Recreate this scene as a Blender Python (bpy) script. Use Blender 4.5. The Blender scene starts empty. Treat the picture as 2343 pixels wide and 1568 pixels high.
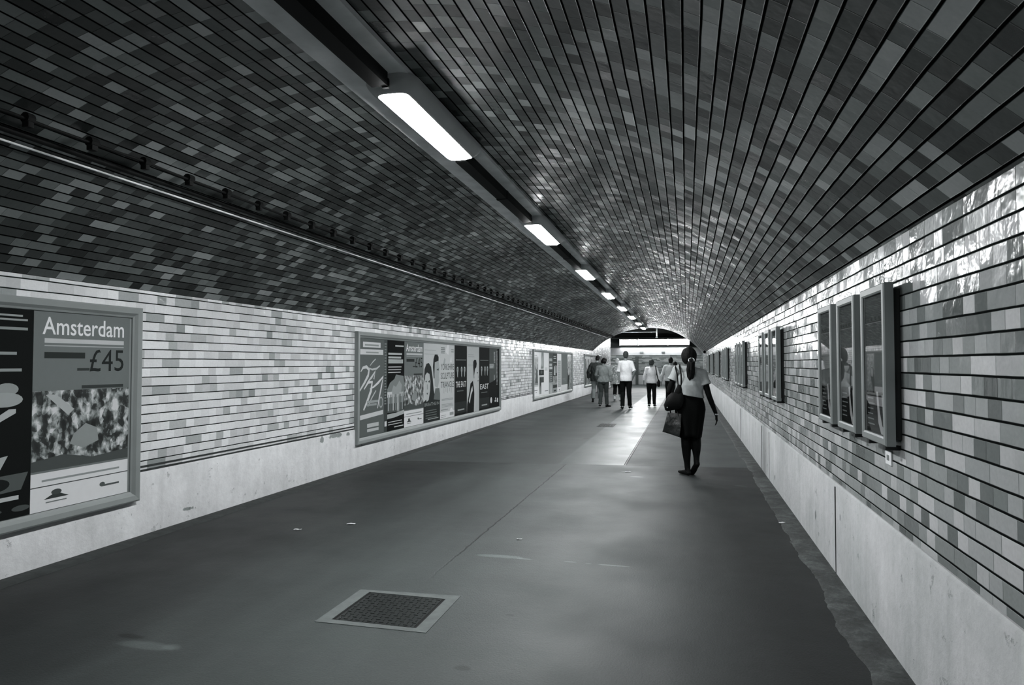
import bpy, bmesh, math, random
from mathutils import Vector, Matrix, noise
from math import sin, cos, pi, sqrt, atan2, radians
rnd = random.Random(7)
SC = bpy.context.scene
COL = SC.collection
V = Vector

# ------------------------------------------------------------------ helpers
def tag(o, label=None, cat=None, group=None, kind=None):
    if label: o['label'] = label
    if cat: o['category'] = cat
    if group: o['group'] = group
    if kind: o['kind'] = kind
    return o

def empty(name, loc=(0, 0, 0), rz=0.0):
    o = bpy.data.objects.new(name, None)
    COL.objects.link(o)
    o.location = loc
    o.rotation_euler = (0, 0, rz)
    o.empty_display_size = .1
    return o

def obj(name, bm, mats, parent=None, smooth=False, angle=None):
    me = bpy.data.meshes.new(name)
    bmesh.ops.recalc_face_normals(bm, faces=bm.faces)
    bm.to_mesh(me)
    bm.free()
    for m in (mats if isinstance(mats, (list, tuple)) else [mats]):
        me.materials.append(m)
    if smooth:
        for p in me.polygons: p.use_smooth = True
        if angle is not None:
            me.set_sharp_from_angle(angle=angle)
    o = bpy.data.objects.new(name, me)
    COL.objects.link(o)
    if parent: o.parent = parent
    return o

def obj_raw(name, bm, mats, parent=None, smooth=False):
    """as obj() but keeps the face normals as they were built"""
    me = bpy.data.meshes.new(name)
    bm.to_mesh(me); bm.free()
    for m in (mats if isinstance(mats, (list, tuple)) else [mats]): me.materials.append(m)
    if smooth:
        for p in me.polygons: p.use_smooth = True
    o = bpy.data.objects.new(name, me)
    COL.objects.link(o)
    if parent: o.parent = parent
    return o

def copy_tree(o, parent=None):
    c = o.copy()
    COL.objects.link(c)
    c.parent = parent
    for ch in list(o.children): copy_tree(ch, c)
    return c

def box(bm, x0, x1, y0, y1, z0, z1, bevel=0.0, mat=0):
    t = bmesh.new() if bevel else bm
    vs = [t.verts.new((x, y, z)) for z in (z0, z1) for y in (y0, y1) for x in (x0, x1)]
    fs = []
    for f in ((0, 2, 3, 1), (4, 5, 7, 6), (0, 1, 5, 4), (2, 6, 7, 3), (0, 4, 6, 2), (1, 3, 7, 5)):
        fs.append(t.faces.new([vs[i] for i in f]))
    if bevel:
        bmesh.ops.bevel(t, geom=list(t.edges), offset=bevel, segments=2, affect='EDGES', profile=.6)
        merge(bm, t, mat)
    else:
        for f in fs: f.material_index = mat

def merge(bm, t, mat=0):
    mp = {v: bm.verts.new(v.co) for v in t.verts}
    for f in t.faces:
        try:
            nf = bm.faces.new([mp[v] for v in f.verts]); nf.material_index = mat
        except ValueError: pass
    t.free()

def ring_loft(bm, rings, cap=True, closed=True, mat=0):
    R = [[bm.verts.new(p) for p in r] for r in rings]
    n = len(R[0])
    for a, b in zip(R, R[1:]):
        for i in range(n if closed else n - 1):
            j = (i + 1) % n
            f = bm.faces.new((a[i], a[j], b[j], b[i])); f.material_index = mat
    if cap:
        for r in (R[0], R[-1]):
            try: bm.faces.new(r).material_index = mat
            except ValueError: pass
    return R

def tube(bm, pts, n=14, lat=V((1, 0, 0)), cap=True, round_ends=True, mat=0):
    """pts: (position, rx[, ry]) - elliptical tapered tube, rx measured along lat"""
    P = [(V(p[0]), p[1], p[2] if len(p) > 2 else p[1]) for p in pts]
    rings = []
    def frame(i):
        a = P[max(i - 1, 0)][0]; b = P[min(i + 1, len(P) - 1)][0]
        t = (b - a).normalized()
        l = V(lat)
        if abs(t.dot(l)) > .92: l = V((0, 1, 0))
        l = (l - t * t.dot(l)).normalized()
        return t, l, t.cross(l)
    def ring(c, l, m, rx, ry):
        return [c + l * rx * cos(2 * pi * k / n) + m * ry * sin(2 * pi * k / n) for k in range(n)]
    t, l, m = frame(0)
    if round_ends:
        c, rx, ry = P[0]; r = min(rx, ry)
        for a in (80, 55, 28): rings.append(ring(c - t * r * sin(radians(a)), l, m, rx * cos(radians(a)), ry * cos(radians(a))))
    for i, (c, rx, ry) in enumerate(P):
        t, l, m = frame(i); rings.append(ring(c, l, m, rx, ry))
    if round_ends:
        c, rx, ry = P[-1]; r = min(rx, ry)
        for a in (28, 55, 80): rings.append(ring(c + t * r * sin(radians(a)), l, m, rx * cos(radians(a)), ry * cos(radians(a))))
    ring_loft(bm, rings, cap=cap, mat=mat)

def ell(bm, c, rx, ry, rz, rot=None, seg=18, mat=0):
    t = bmesh.new()
    bmesh.ops.create_uvsphere(t, u_segments=seg, v_segments=max(8, seg * 2 // 3), radius=1)
    M = Matrix.Diagonal((rx, ry, rz, 1))
    if rot is not None: M = rot.to_4x4() @ M
    bmesh.ops.transform(t, matrix=Matrix.Translation(V(c)) @ M, verts=t.verts)
    merge(bm, t, mat)

def remeshed(bm, vox, smooth=4):
    """union of closed pieces -> one continuous surface (bmesh)"""
    me = bpy.data.meshes.new('tmp'); bmesh.ops.recalc_face_normals(bm, faces=bm.faces)
    bm.to_mesh(me); bm.free()
    o = bpy.data.objects.new('tmp', me); COL.objects.link(o)
    r = o.modifiers.new('r', 'REMESH'); r.mode = 'VOXEL'; r.voxel_size = vox; r.adaptivity = 0
    s = o.modifiers.new('s', 'SMOOTH'); s.factor = .5; s.iterations = smooth
    dg = bpy.context.evaluated_depsgraph_get()
    m2 = bpy.data.meshes.new_from_object(o.evaluated_get(dg))
    out = bmesh.new(); out.from_mesh(m2)
    bpy.data.objects.remove(o); bpy.data.meshes.remove(me); bpy.data.meshes.remove(m2)
    return out

def text_faces(s, cache={}):
    """outline font text as a list of 2-D polygons in its own unit box"""
    if s in cache: return cache[s]
    cu = bpy.data.curves.new('tmp', 'FONT'); cu.body = s; cu.resolution_u = 3; cu.fill_mode = 'FRONT'; cu.offset = 0 if '4' in s else .008
    o = bpy.data.objects.new('tmp', cu); COL.objects.link(o)
    bpy.context.view_layer.update()
    dg = bpy.context.evaluated_depsgraph_get()
    me = bpy.data.meshes.new_from_object(o.evaluated_get(dg))
    vs = [(v.co.x, v.co.y) for v in me.vertices]; fs = [list(p.vertices) for p in me.polygons]
    bpy.data.objects.remove(o); bpy.data.curves.remove(cu); bpy.data.meshes.remove(me)
    x0 = min(v[0] for v in vs); x1 = max(v[0] for v in vs); y0 = min(v[1] for v in vs); y1 = max(v[1] for v in vs)
    vs = [((x - x0) / (x1 - x0), (y - y0) / (y1 - y0)) for x, y in vs]
    cache[s] = (vs, fs)
    return cache[s]

# ------------------------------------------------------------------ materials
class NT:
    def __init__(s, name):
        s.m = bpy.data.materials.new(name); s.m.use_nodes = True
        s.t = s.m.node_tree; s.t.nodes.clear()
        s.out = s.t.nodes.new('ShaderNodeOutputMaterial')
    def n(s, typ, **k):
        nd = s.t.nodes.new(typ)
        for a, b in k.items(): setattr(nd, a, b)
        return nd
    def put(s, sock, v):
        if hasattr(v, 'links') or isinstance(v, bpy.types.NodeSocket): s.t.links.new(v, sock)
        elif v is not None:
            if sock.type in ('RGBA',) and not hasattr(v, '__len__'): v = (v, v, v, 1)
            sock.default_value = v
    def ma(s, op, a, b=None, c=None, clamp=False):
        nd = s.n('ShaderNodeMath', operation=op, use_clamp=clamp)
        for i, x in enumerate((a, b, c)):
            if x is not None: s.put(nd.inputs[i], x)
        return nd.outputs[0]
    def mix(s, f, a, b):      # scalars
        nd = s.n('ShaderNodeMix', data_type='FLOAT'); s.put(nd.inputs[0], f); s.put(nd.inputs[2], a); s.put(nd.inputs[3], b)
        return nd.outputs[0]
    def sstep(s, x, a, b):
        nd = s.n('ShaderNodeMapRange', interpolation_type='SMOOTHSTEP'); s.put(nd.inputs[0], x)
        nd.inputs[1].default_value = a; nd.inputs[2].default_value = b
        return nd.outputs[0]
    def wn(s, x, y, z):
        c = s.n('ShaderNodeCombineXYZ'); s.put(c.inputs[0], x); s.put(c.inputs[1], y); s.put(c.inputs[2], z)
        w = s.n('ShaderNodeTexWhiteNoise', noise_dimensions='3D'); s.t.links.new(c.outputs[0], w.inputs[0])
        return w.outputs[0]
    def noise(s, vec, scale, detail=3, rough=.5, dist=0.0):
        nd = s.n('ShaderNodeTexNoise'); s.t.links.new(vec, nd.inputs['Vector'])
        nd.inputs['Scale'].default_value = scale; nd.inputs['Detail'].default_value = detail
        nd.inputs['Roughness'].default_value = rough; nd.inputs['Distortion'].default_value = dist
        return nd.outputs[0]
    def vscale(s, vec, sc):
        nd = s.n('ShaderNodeVectorMath', operation='MULTIPLY'); s.t.links.new(vec, nd.inputs[0]); nd.inputs[1].default_value = sc
        return nd.outputs[0]
    def ramp(s, f, pts):
        nd = s.n('ShaderNodeValToRGB'); s.put(nd.inputs[0], f); e = nd.color_ramp.elements
        while len(e) < len(pts): e.new(.5)
        for q, (p, c) in zip(e, pts): q.position = p; q.color = (c, c, c, 1)
        return nd.outputs[0]
    def tint(s, g, dark=(.86, 1.0, .97), light=(.97, .985, 1.0)):
        """grey value -> colour with the photograph's cool tone"""
        m = s.n('ShaderNodeMix', data_type='RGBA'); s.put(m.inputs[0], s.ma('MULTIPLY', g, 1.6, clamp=True))
        m.inputs[6].default_value = (*dark, 1); m.inputs[7].default_value = (*light, 1)
        k = s.n('ShaderNodeVectorMath', operation='SCALE'); s.t.links.new(m.outputs[2], k.inputs[0]); s.put(k.inputs[3], g)
        return k.outputs[0]
    def bsdf(s, col, rough, spec=.5, bump=None, bstr=1.0, bdist=.01, metal=0.0, coat=0.0):
        b = s.n('ShaderNodeBsdfPrincipled')
        s.put(b.inputs['Base Color'], col); s.put(b.inputs['Roughness'], rough)
        s.put(b.inputs['Specular IOR Level'], spec); b.inputs['Metallic'].default_value = metal
        b.inputs['Coat Weight'].default_value = coat
        if bump is not None:
            bp = s.n('ShaderNodeBump'); bp.inputs['Strength'].default_value = bstr; bp.inputs['Distance'].default_value = bdist
            s.put(bp.inputs['Height'], bump); s.t.links.new(bp.outputs[0], b.inputs['Normal'])
        s.t.links.new(b.outputs[0], s.out.inputs[0])
        return s.m

def C3(g):
    d = min(1, g * 1.6); a = (.86, 1.0, .97); b = (.97, .985, 1.0)
    return tuple(g * (a[i] * (1 - d) + b[i] * d) for i in range(3)) + (1,)

_plain = {}
def plain(g, rough=.6, spec=.4, metal=0.0, nscale=0, namt=0.0, bump=0.0, name=None):
    k = (g, rough, spec, metal, nscale, namt, bump)
    if k in _plain: return _plain[k]
    s = NT(name or 'surface_%d' % len(_plain))
    geo = s.n('ShaderNodeTexCoord').outputs['Object']
    ns = s.noise(geo, nscale or 20, 4)
    col = s.tint(s.ma('MULTIPLY', g, s.ma('MULTIPLY_ADD', s.ma('SUBTRACT', ns, .5), max(namt, .04) * 2, 1.0)))
    _plain[k] = s.bsdf(col, rough, spec, ns if bump else None, 1.0, bump, metal)
    return _plain[k]

def brick_mat(name, ramp, h, w, joint_g, jt, rough, tilt, str_p=.45, vj=.0035, vjs=.5, stain=.25, coat=0.0, spec=.5):
    s = NT(name)
    uv = s.n('ShaderNodeUVMap', uv_map='UVMap').outputs[0]
    sp = s.n('ShaderNodeSeparateXYZ'); s.t.links.new(uv, sp.inputs[0])
    wob = s.ma('MULTIPLY', s.ma('SUBTRACT', s.noise(s.vscale(uv, (1.0, 4.0, 1.0)), 3.0, 2), .5), .007)
    U = sp.outputs[0]; Vv = s.ma('ADD', sp.outputs[1], wob)
    r = s.ma('DIVIDE', Vv, h); row = s.ma('FLOOR', r); fv = s.ma('FRACT', r)
    cu = s.ma('ADD', s.ma('DIVIDE', U, w), s.ma('MULTIPLY', s.wn(row, 3.1, 5.7), 9.0))
    colm = s.ma('FLOOR', cu); fu = s.ma('FRACT', cu)
    pair = s.ma('FLOOR', s.ma('DIVIDE', colm, 2.0))
    odd = s.ma('SUBTRACT', colm, s.ma('MULTIPLY', pair, 2.0))
    isS = s.ma('GREATER_THAN', s.wn(pair, row, 3.0), str_p)
    tone = s.mix(isS, s.wn(colm, row, 1.0), s.wn(pair, row, 2.0))
    dv = s.ma('MULTIPLY', s.ma('MINIMUM', fv, s.ma('SUBTRACT', 1.0, fv)), h)
    jh = s.ma('SUBTRACT', 1.0, s.sstep(dv, jt * .30, jt * .62))
    # head joints; the one in the middle of a stretcher is left out
    dl = s.ma('MULTIPLY', fu, w); dr = s.ma('MULTIPLY', s.ma('SUBTRACT', 1.0, fu), w)
    big = s.ma('MULTIPLY', isS, 1.0)
    dl = s.ma('ADD', dl, s.ma('MULTIPLY', big, odd)); dr = s.ma('ADD', dr, s.ma('MULTIPLY', big, s.ma('SUBTRACT', 1.0, odd)))
    jv = s.ma('SUBTRACT', 1.0, s.sstep(s.ma('MINIMUM', dl, dr), vj * .35, vj))
    joint = s.ma('MAXIMUM', jh, s.ma('MULTIPLY', jv, vjs))
    base = s.ramp(tone, ramp)
    big_n = s.noise(s.vscale(uv, (.35, .9, 1)), 1.6, 4)
    fine = s.noise(uv, 55, 3)
    k = s.ma('MULTIPLY', s.ma('MULTIPLY_ADD', s.ma('SUBTRACT', big_n, .5), stain * 2.4, 1.0), s.ma('MULTIPLY_ADD', s.ma('SUBTRACT', fine, .5), .22, 1.0))
    g = s.mix(joint, s.ma('MULTIPLY', base, k), joint_g)
    ru = s.ma('SUBTRACT', s.mix(isS, s.wn(colm, row, 8.0), s.wn(pair, row, 8.5)), .5)
    rv = s.ma('SUBTRACT', s.wn(colm, row, 9.0), .5)
    t = s.ma('ADD', s.ma('MULTIPLY', s.ma('MULTIPLY', ru, fu), w), s.ma('MULTIPLY', s.ma('MULTIPLY', rv, fv), h))
    hgt = s.ma('ADD', s.ma('MULTIPLY', t, tilt), s.ma('MULTIPLY', s.noise(uv, 18, 2), tilt * .035))
    hgt = s.ma('SUBTRACT', hgt, s.ma('MULTIPLY', joint, .0022))
    rg = s.mix(joint, s.ma('MULTIPLY_ADD', s.wn(colm, row, 6.0), rough * .8, rough * .6), .9)
    return s.bsdf(s.tint(g), rg, s.ma('MULTIPLY', s.ma('SUBTRACT', 1.0, joint), spec), hgt, 1.0, 1.0, coat=coat)

M = {}
M['brick_left'] = brick_mat('glazed_brick_left', [(0, .30), (.05, .44), (.18, .62), (.5, .78), (1, .88)], .079, .105, .010, .0095, .22, .08, stain=.16, vjs=.07)
M['brick_right'] = brick_mat('glazed_brick_right', [(0, .13), (.12, .22), (.4, .36), (.7, .50), (1, .70)], .0745, .105, .010, .0095, .16, .075, stain=.22, vj=.003, vjs=.55)
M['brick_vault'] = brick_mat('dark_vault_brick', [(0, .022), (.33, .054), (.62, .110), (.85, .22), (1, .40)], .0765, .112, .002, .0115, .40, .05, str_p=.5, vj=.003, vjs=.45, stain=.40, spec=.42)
M['brick_back'] = brick_mat('plain_brick', [(0, .16), (.4, .28), (1, .5)], .0775, .23, .05, .016, .4, .06, stain=.4)

def plinth_mat(name, base, amt):
    s = NT(name)
    g0 = s.n('ShaderNodeNewGeometry').outputs['Position']
    a = s.noise(g0, 1.7, 5, .6); b = s.noise(g0, 16, 5, .65); c = s.noise(s.vscale(g0, (6, 6, .7)), 1.4, 3)
    chip = s.sstep(s.noise(g0, 7.5, 6, .7), .62, .70)
    g = s.ma('MULTIPLY', base, s.ma('ADD', s.ma('MULTIPLY_ADD', s.ma('SUBTRACT', a, .5), amt, 1.0), s.ma('ADD', s.ma('MULTIPLY', s.ma('SUBTRACT', b, .5), amt * .5), s.ma('MULTIPLY', s.ma('SUBTRACT', c, .5), amt * .6))))
    g = s.ma('MULTIPLY', g, s.ma('SUBTRACT', 1.0, s.ma('MULTIPLY', chip, .3)))
    sp = s.n('ShaderNodeSeparateXYZ'); s.t.links.new(g0, sp.inputs[0])
    for y, z, ry, rz in ((8.05, .515, .22, .045), (8.42, .50, .06, .03), (7.72, .50, .05, .06), (8.80, .33, .05, .03)  , (5.35, .12, .09, .02), (20.0, .45, .25, .05)) if 'left' in name else ((5.9, .25, .03, .05), (5.0, .42, .02, .03), (8.5, .12, .04, .03)):
        dy = s.ma('DIVIDE', s.ma('SUBTRACT', sp.outputs[1], y), ry); dz = s.ma('DIVIDE', s.ma('SUBTRACT', sp.outputs[2], z), rz)
        d = s.ma('ADD', s.ma('SQRT', s.ma('ADD', s.ma('MULTIPLY', dy, dy), s.ma('MULTIPLY', dz, dz))), s.ma('MULTIPLY', s.ma('SUBTRACT', b, .5), 2.2))
        g = s.ma('MULTIPLY', g, s.ma('MULTIPLY_ADD', s.sstep(d, .55, .95), .62, .38))
    return s.bsdf(s.tint(g), .75, .3, s.ma('ADD', b, s.ma('MULTIPLY', chip, -.6)), 1.0, .006)
M['plinth_left'] = plinth_mat('rendered_plinth_left', .70, .6)
M['plinth_right'] = plinth_mat('rendered_plinth_right', .58, .6)

def floor_mat():
    s = NT('tunnel_floor')
    pos = s.n('ShaderNodeNewGeometry').outputs['Position']
    sp = s.n('ShaderNodeSeparateXYZ'); s.t.links.new(pos, sp.inputs[0])
    X, Y = sp.outputs[0], sp.outputs[1]
    n1 = s.noise(pos, .8, 5, .6); n2 = s.noise(pos, 90, 2, .7); n3 = s.noise(s.vscale(pos, (1, .18, 1)), 3.0, 4, .6); n4 = s.noise(pos, 9, 5, .65)
    wx = s.ma('ADD', X, s.ma('MULTIPLY', s.ma('SUBTRACT', n4, .5), .05))
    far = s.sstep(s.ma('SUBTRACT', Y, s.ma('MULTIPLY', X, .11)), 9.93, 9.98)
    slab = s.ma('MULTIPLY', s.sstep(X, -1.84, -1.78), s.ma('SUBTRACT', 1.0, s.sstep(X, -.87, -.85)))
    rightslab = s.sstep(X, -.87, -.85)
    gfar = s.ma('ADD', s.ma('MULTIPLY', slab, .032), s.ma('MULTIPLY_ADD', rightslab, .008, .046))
    painted_pool = s.ma('MULTIPLY', s.sstep(s.ma('ADD', X, s.ma('MULTIPLY', n3, .8)), -3.4, -1.1), s.ma('SUBTRACT', 1.0, s.sstep(s.ma('ADD', X, s.ma('MULTIPLY', n3, .8)), -.5, 1.0)))  # lamp pool and vignette painted into the colour: lighter middle, darker sides
    g = s.mix(far, s.ma('MULTIPLY_ADD', painted_pool, .048, .015), gfar)
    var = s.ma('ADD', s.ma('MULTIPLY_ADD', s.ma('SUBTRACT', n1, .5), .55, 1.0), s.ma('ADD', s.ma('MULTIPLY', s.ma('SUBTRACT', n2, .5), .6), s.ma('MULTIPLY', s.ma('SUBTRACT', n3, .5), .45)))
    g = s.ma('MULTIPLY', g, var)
    def line(d, a, b): return s.ma('SUBTRACT', 1.0, s.sstep(s.ma('ABSOLUTE', d), a, b))
    near = s.ma('SUBTRACT', 1.0, far)
    seam = s.ma('MULTIPLY', s.ma('MULTIPLY', line(s.ma('ADD', wx, 1.70), .004, .010), near), s.sstep(Y, 4.0, 5.4))
    seam2 = s.ma('MULTIPLY', line(s.ma('ADD', X, .86), .010, .02), far)
    seam3 = line(s.ma('SUBTRACT', s.ma('SUBTRACT', Y, s.ma('MULTIPLY', X, .11)), 9.93), .01, .02)
    sm = s.ma('MAXIMUM', s.ma('MULTIPLY', seam, .7), s.ma('MAXIMUM', s.ma('MULTIPLY', seam2, .9), s.ma('MULTIPLY', seam3, .35)))
    g = s.ma('MULTIPLY', g, s.ma('SUBTRACT', 1.0, sm))
    # chalky smears and dark spots that lie on the asphalt
    def blot(x, y, rx, ry, amp, soft=.6):
        dx = s.ma('DIVIDE', s.ma('SUBTRACT', X, x), rx); dy = s.ma('DIVIDE', s.ma('SUBTRACT', Y, y), ry)
        d = s.ma('SQRT', s.ma('ADD', s.ma('MULTIPLY', dx, dx), s.ma('MULTIPLY', dy, dy)))
        d = s.ma('ADD', d, s.ma('MULTIPLY', s.ma('SUBTRACT', n4, .5), 1.1))
        return s.ma('MULTIPLY', s.ma('SUBTRACT', 1.0, s.sstep(d, soft, 1.05)), amp)
    for x, y, rx, ry, a in ((-1.36, 4.99, .22, .045, .07), (-1.18, 4.97, .07, .02, .06), (-.84, 4.98, .05, .012, .07), (-.70, 4.97, .03, .012, .06), (-.52, 4.97, .12, .016, .08),
                            (-2.72, 2.97, .20, .05, .035), (-2.58, 2.99, .06, .04, .03), (-.62, 8.9, .09, .05, .10), (.62, 8.55, .09, .03, .05), (-.8, 9.3, .07, .035, .12)):
        g = s.ma('ADD', g, blot(x, y, rx, ry, a))
    for x, y, rx, ry, a in ((-1.05, 3.13, .05, .03, .025), (-1.0, 3.85, .03, .02, .02), (-2.9, 3.05, .10, .03, .02), (-1.62, 12.6, .08, .10, .04), (-1.9, 13.2, .07, .12, .04)):
        g = s.ma('SUBTRACT', g, blot(x, y, rx, ry, a))
    g = s.ma('MAXIMUM', g, .008)
    wet = s.sstep(s.noise(pos, 1.3, 3), .3, .75)
    rough = s.mix(far, s.ma('MULTIPLY_ADD', wet, .12, .50), s.ma('MULTIPLY_ADD', wet, .10, s.mix(slab, .52, .38)))
    hgt = s.ma('ADD', s.ma('MULTIPLY', n2, s.mix(far, .0016, .0007)), s.ma('MULTIPLY', n4, s.mix(far, .002, .002)))
    return s.bsdf(s.tint(g, dark=(.84, 1.0, .98)), rough, .24, s.ma('SUBTRACT', hgt, s.ma('MULTIPLY', sm, .006)), 1.0, 1.0)
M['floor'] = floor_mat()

def gutter_mat():
    s = NT('worn_gutter')
    pos = s.n('ShaderNodeNewGeometry').outputs['Position']
    a = s.noise(pos, 5, 7, .72); b = s.noise(pos, 40, 4, .7)
    g = s.ma('MULTIPLY', s.ramp(a, [(.28, .010), (.5, .040), (.72, .12)]), s.ma('MULTIPLY_ADD', s.ma('SUBTRACT', b, .5), .8, 1.0))
    return s.bsdf(s.tint(g), .7, .4, s.ma('ADD', a, s.ma('MULTIPLY', b, .2)), 1.0, .02)
M['gutter'] = gutter_mat()

def glass_mat(name, tintv=.9):
    s = NT(name)
    fr = s.n('ShaderNodeFresnel'); fr.inputs[0].default_value = 1.5
    tr = s.n('ShaderNodeBsdfTransparent'); tr.inputs[0].default_value = (tintv, tintv, tintv, 1)
    gl = s.n('ShaderNodeBsdfGlossy'); gl.inputs['Roughness'].default_value = .015
    mx = s.n('ShaderNodeMixShader')
    s.t.links.new(s.ma('MULTIPLY', s.ma('MULTIPLY', fr.outputs[0], 1.2), s.ma('SUBTRACT', 1.0, s.n('ShaderNodeNewGeometry').outputs['Backfacing']), clamp=True), mx.inputs[0]); s.t.links.new(tr.outputs[0], mx.inputs[1]); s.t.links.new(gl.outputs[0], mx.inputs[2])
    s.t.links.new(mx.outputs[0], s.out.inputs[0])
    return s.m
M['glass'] = glass_mat('case_glass')

def emit(name, strength, col=(.97, .99, 1)):
    s = NT(name); e = s.n('ShaderNodeEmission'); e.inputs[0].default_value = (*col, 1); e.inputs[1].default_value = strength
    s.t.links.new(e.outputs[0], s.out.inputs[0]); return s.m
M['lamp_dim'] = emit('lamp_diffuser_dim', 75)
M['lamp_glow'] = emit('lamp_diffuser', 150)
M['added_corridor_glow'] = emit('added_corridor_diffuser', 190)
M['tube_glow'] = emit('fluorescent_diffuser', 85)

def crowd_mat(name, scale, lo, hi):
    s = NT(name)
    g0 = s.n('ShaderNodeTexCoord').outputs['Object']
    n = s.noise(s.vscale(g0, (1, 1, .8)), scale, 3, .55, .15)
    vo = s.n('ShaderNodeTexVoronoi'); s.t.links.new(s.vscale(g0, (1, 1.25, .8)), vo.inputs['Vector']); vo.inputs['Scale'].default_value = scale * 1.5
    sx = s.n('ShaderNodeSeparateColor'); s.t.links.new(vo.outputs['Color'], sx.inputs[0]); v = s.ma('MULTIPLY_ADD', s.ma('SUBTRACT', sx.outputs[0], .5), .45, .5)
    g = s.ramp(s.ma('ADD', s.ma('MULTIPLY', n, .7), s.ma('MULTIPLY', v, .3)), [(.34, lo), (.46, lo * 3), (.53, (lo + hi) * .4), (.62, hi)])
    return s.bsdf(s.tint(g), .35, .4)
M['crowd'] = crowd_mat('street_crowd_print', 13, .012, .62)
M['streaks'] = crowd_mat('mottled_print', 9, .05, .6)
M['patterned_cloth'] = crowd_mat('patterned_cloth', 22, .10, .75)
M['denim'] = plain(.26, .85, .2, 0, 14, .5, 0, 'pale_denim')

P = lambda g, r=.8: plain(g, r, .05)
M['frame'] = plain(.27, .45, .5, 0, 6, .12, 0, 'painted_grey_frame')
M['case'] = plain(.28, .4, .5, 0, 8, .06, 0, 'grey_case_enamel')
M['case_dark'] = plain(.02, .6, .4, 0, 8, .05, 0, 'dark_case_back')
M['trunk'] = plain(.006, .7, .15, 0, 8, .1, 0, 'black_trunking')
M['housing'] = plain(.6, .5, .4, 0, 8, .08, 0, 'lamp_housing_grey')
M['plaster'] = plain(.9, .7, .3, 0, 5, .35, .002, 'plaster_strip')
M['pipe'] = plain(.92, .8, .2, 0, 8, .05, 0, 'white_conduit')
M['black'] = plain(.005, .7, .15, 0, 8, .05, 0, 'black_plastic')
M['metal'] = plain(.05, .38, .5, .8, 60, .5, .001, 'worn_metal')
M['kerb'] = plain(.035, .8, .3, 0, 9, .7, .01, 'dirty_kerb')
M['concrete'] = plain(.13, .8, .3, 0, 12, .35, .004, 'pale_cement')
M['paper'] = plain(.7, .8, .3, 0, 30, .1, 0, 'paper_scrap_white')
M['beam'] = plain(.62, .6, .3, 0, 1.5, .15, 0, 'painted_beam')
M['void'] = plain(.012, .9, .2, 0, 3, .3, 0, 'unlit_void')  # near-black colour standing in for the unlit space over the beam
M['recess'] = plain(.10, .8, .2, 0, 3, .2, 0, 'recess_paint')

# ------------------------------------------------------------------ measures (metres, camera stands over x = 0, y = 0)
XL, XR = -4.476, 1.009
WT = 2.083                      # top of the tiled walls
PL, PR = .545, .635             # plinth heights
CX = (XL + XR) / 2; HALF = (XR - XL) / 2; RISE = 1.105
RAD = (HALF ** 2 + RISE ** 2) / (2 * RISE); ZC = WT + RISE - RAD
Y0, YL, YR = -6.0, 33.5, 44.0
def vault_z(x, r=0.0): return ZC + sqrt((RAD + r) ** 2 - (x - CX) ** 2)
def y_end(x):
    if x < -1.0: return YL
    return YL + 1.2 * (x + 1.0) + 2.0 * (x + 1.0) ** 2 + (.0 if x < .85 else (x - .85) * 1.5)
def lx(y): return -1.665 - .0072 * y     # line of the lamps

def quad_uv(bm, pts, uvs, mat=0):
    uvl = bm.loops.layers.uv.get('UVMap') or bm.loops.layers.uv.new('UVMap')
    f = bm.faces.new([bm.verts.new(p) for p in pts]); f.material_index = mat
    for l, q in zip(f.loops, uvs): l[uvl].uv = q

# setting: floor
bm = bmesh.new()
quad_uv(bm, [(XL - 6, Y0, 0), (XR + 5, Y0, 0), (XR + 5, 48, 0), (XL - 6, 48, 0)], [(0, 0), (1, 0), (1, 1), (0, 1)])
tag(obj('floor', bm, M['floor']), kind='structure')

# setting: side walls (tiled) and the rendered plinths below
def wall_strip(name, x, y0, y1, z0, z1, mat, flip):
    bm = bmesh.new()
    p = [(x, y0, z0), (x, y1, z0), (x, y1, z1), (x, y0, z1)]
    u = [(y0, z0), (y1, z0), (y1, z1), (y0, z1)]
    if flip: p.reverse(); u.reverse()
    quad_uv(bm, p, u, 0)
    # the masonry behind the face
    d = -.35 if x < CX else .35
    for a, b in (((x, y1, z0), (x, y1, z1)),):
        quad_uv(bm, [a, b, (x + d, y1, z1), (x + d, y1, z0)], [(y1, z0), (y1, z1), (y1 + .35, z1), (y1 + .35, z0)])
    return obj_raw(name, bm, mat)
tag(wall_strip('wall_left', XL, Y0, 41.6, PL, WT, M['brick_left'], False), kind='structure')
tag(wall_strip('wall_left_upper', XL, YL - .02, 41.6, WT, 4.2, M['brick_left'], False), kind='structure')
tag(wall_strip('wall_right', XR, Y0, YR, PR, WT, M['brick_right'], True), kind='structure')
def plinth(name, x, s, y0, y1, z, mat):
    bm = bmesh.new()
    ys = [y0 + (y1 - y0) * i / 80 for i in range(81)]
    rings = []
    for y in ys:
        w = .003 * noise.noise((y * 1.3, 0, 1))
        rings.append([(x - s * .06, y, 0), (x + s * (.016 + w), y, 0), (x + s * (.013 + w), y, z - .02 + w), (x + s * .004, y, z - .004 + w * 1.5), (x - s * .06, y, z)])
    ring_loft(bm, rings, cap=True, closed=True)
    return tag(obj(name, bm, mat, smooth=True, angle=.6), kind='structure')
plinth('baseboard_left', XL, 1, Y0, 41.55, PL, M['plinth_left'])
plinth('baseboard_right', XR, -1, Y0, 43.9, PR, M['plinth_right'])
# joints in the right-hand plinth: thin dark movement joints
for i, y in enumerate((5.14, 9.0, 9.9, 13.6)):
    bm = bmesh.new(); box(bm, XR - .0185, XR - .004, y - .006, y + .006, .0, PR - .03)
    tag(obj('trim_%d' % (i + 10), bm, M['kerb']), kind='structure')
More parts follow.
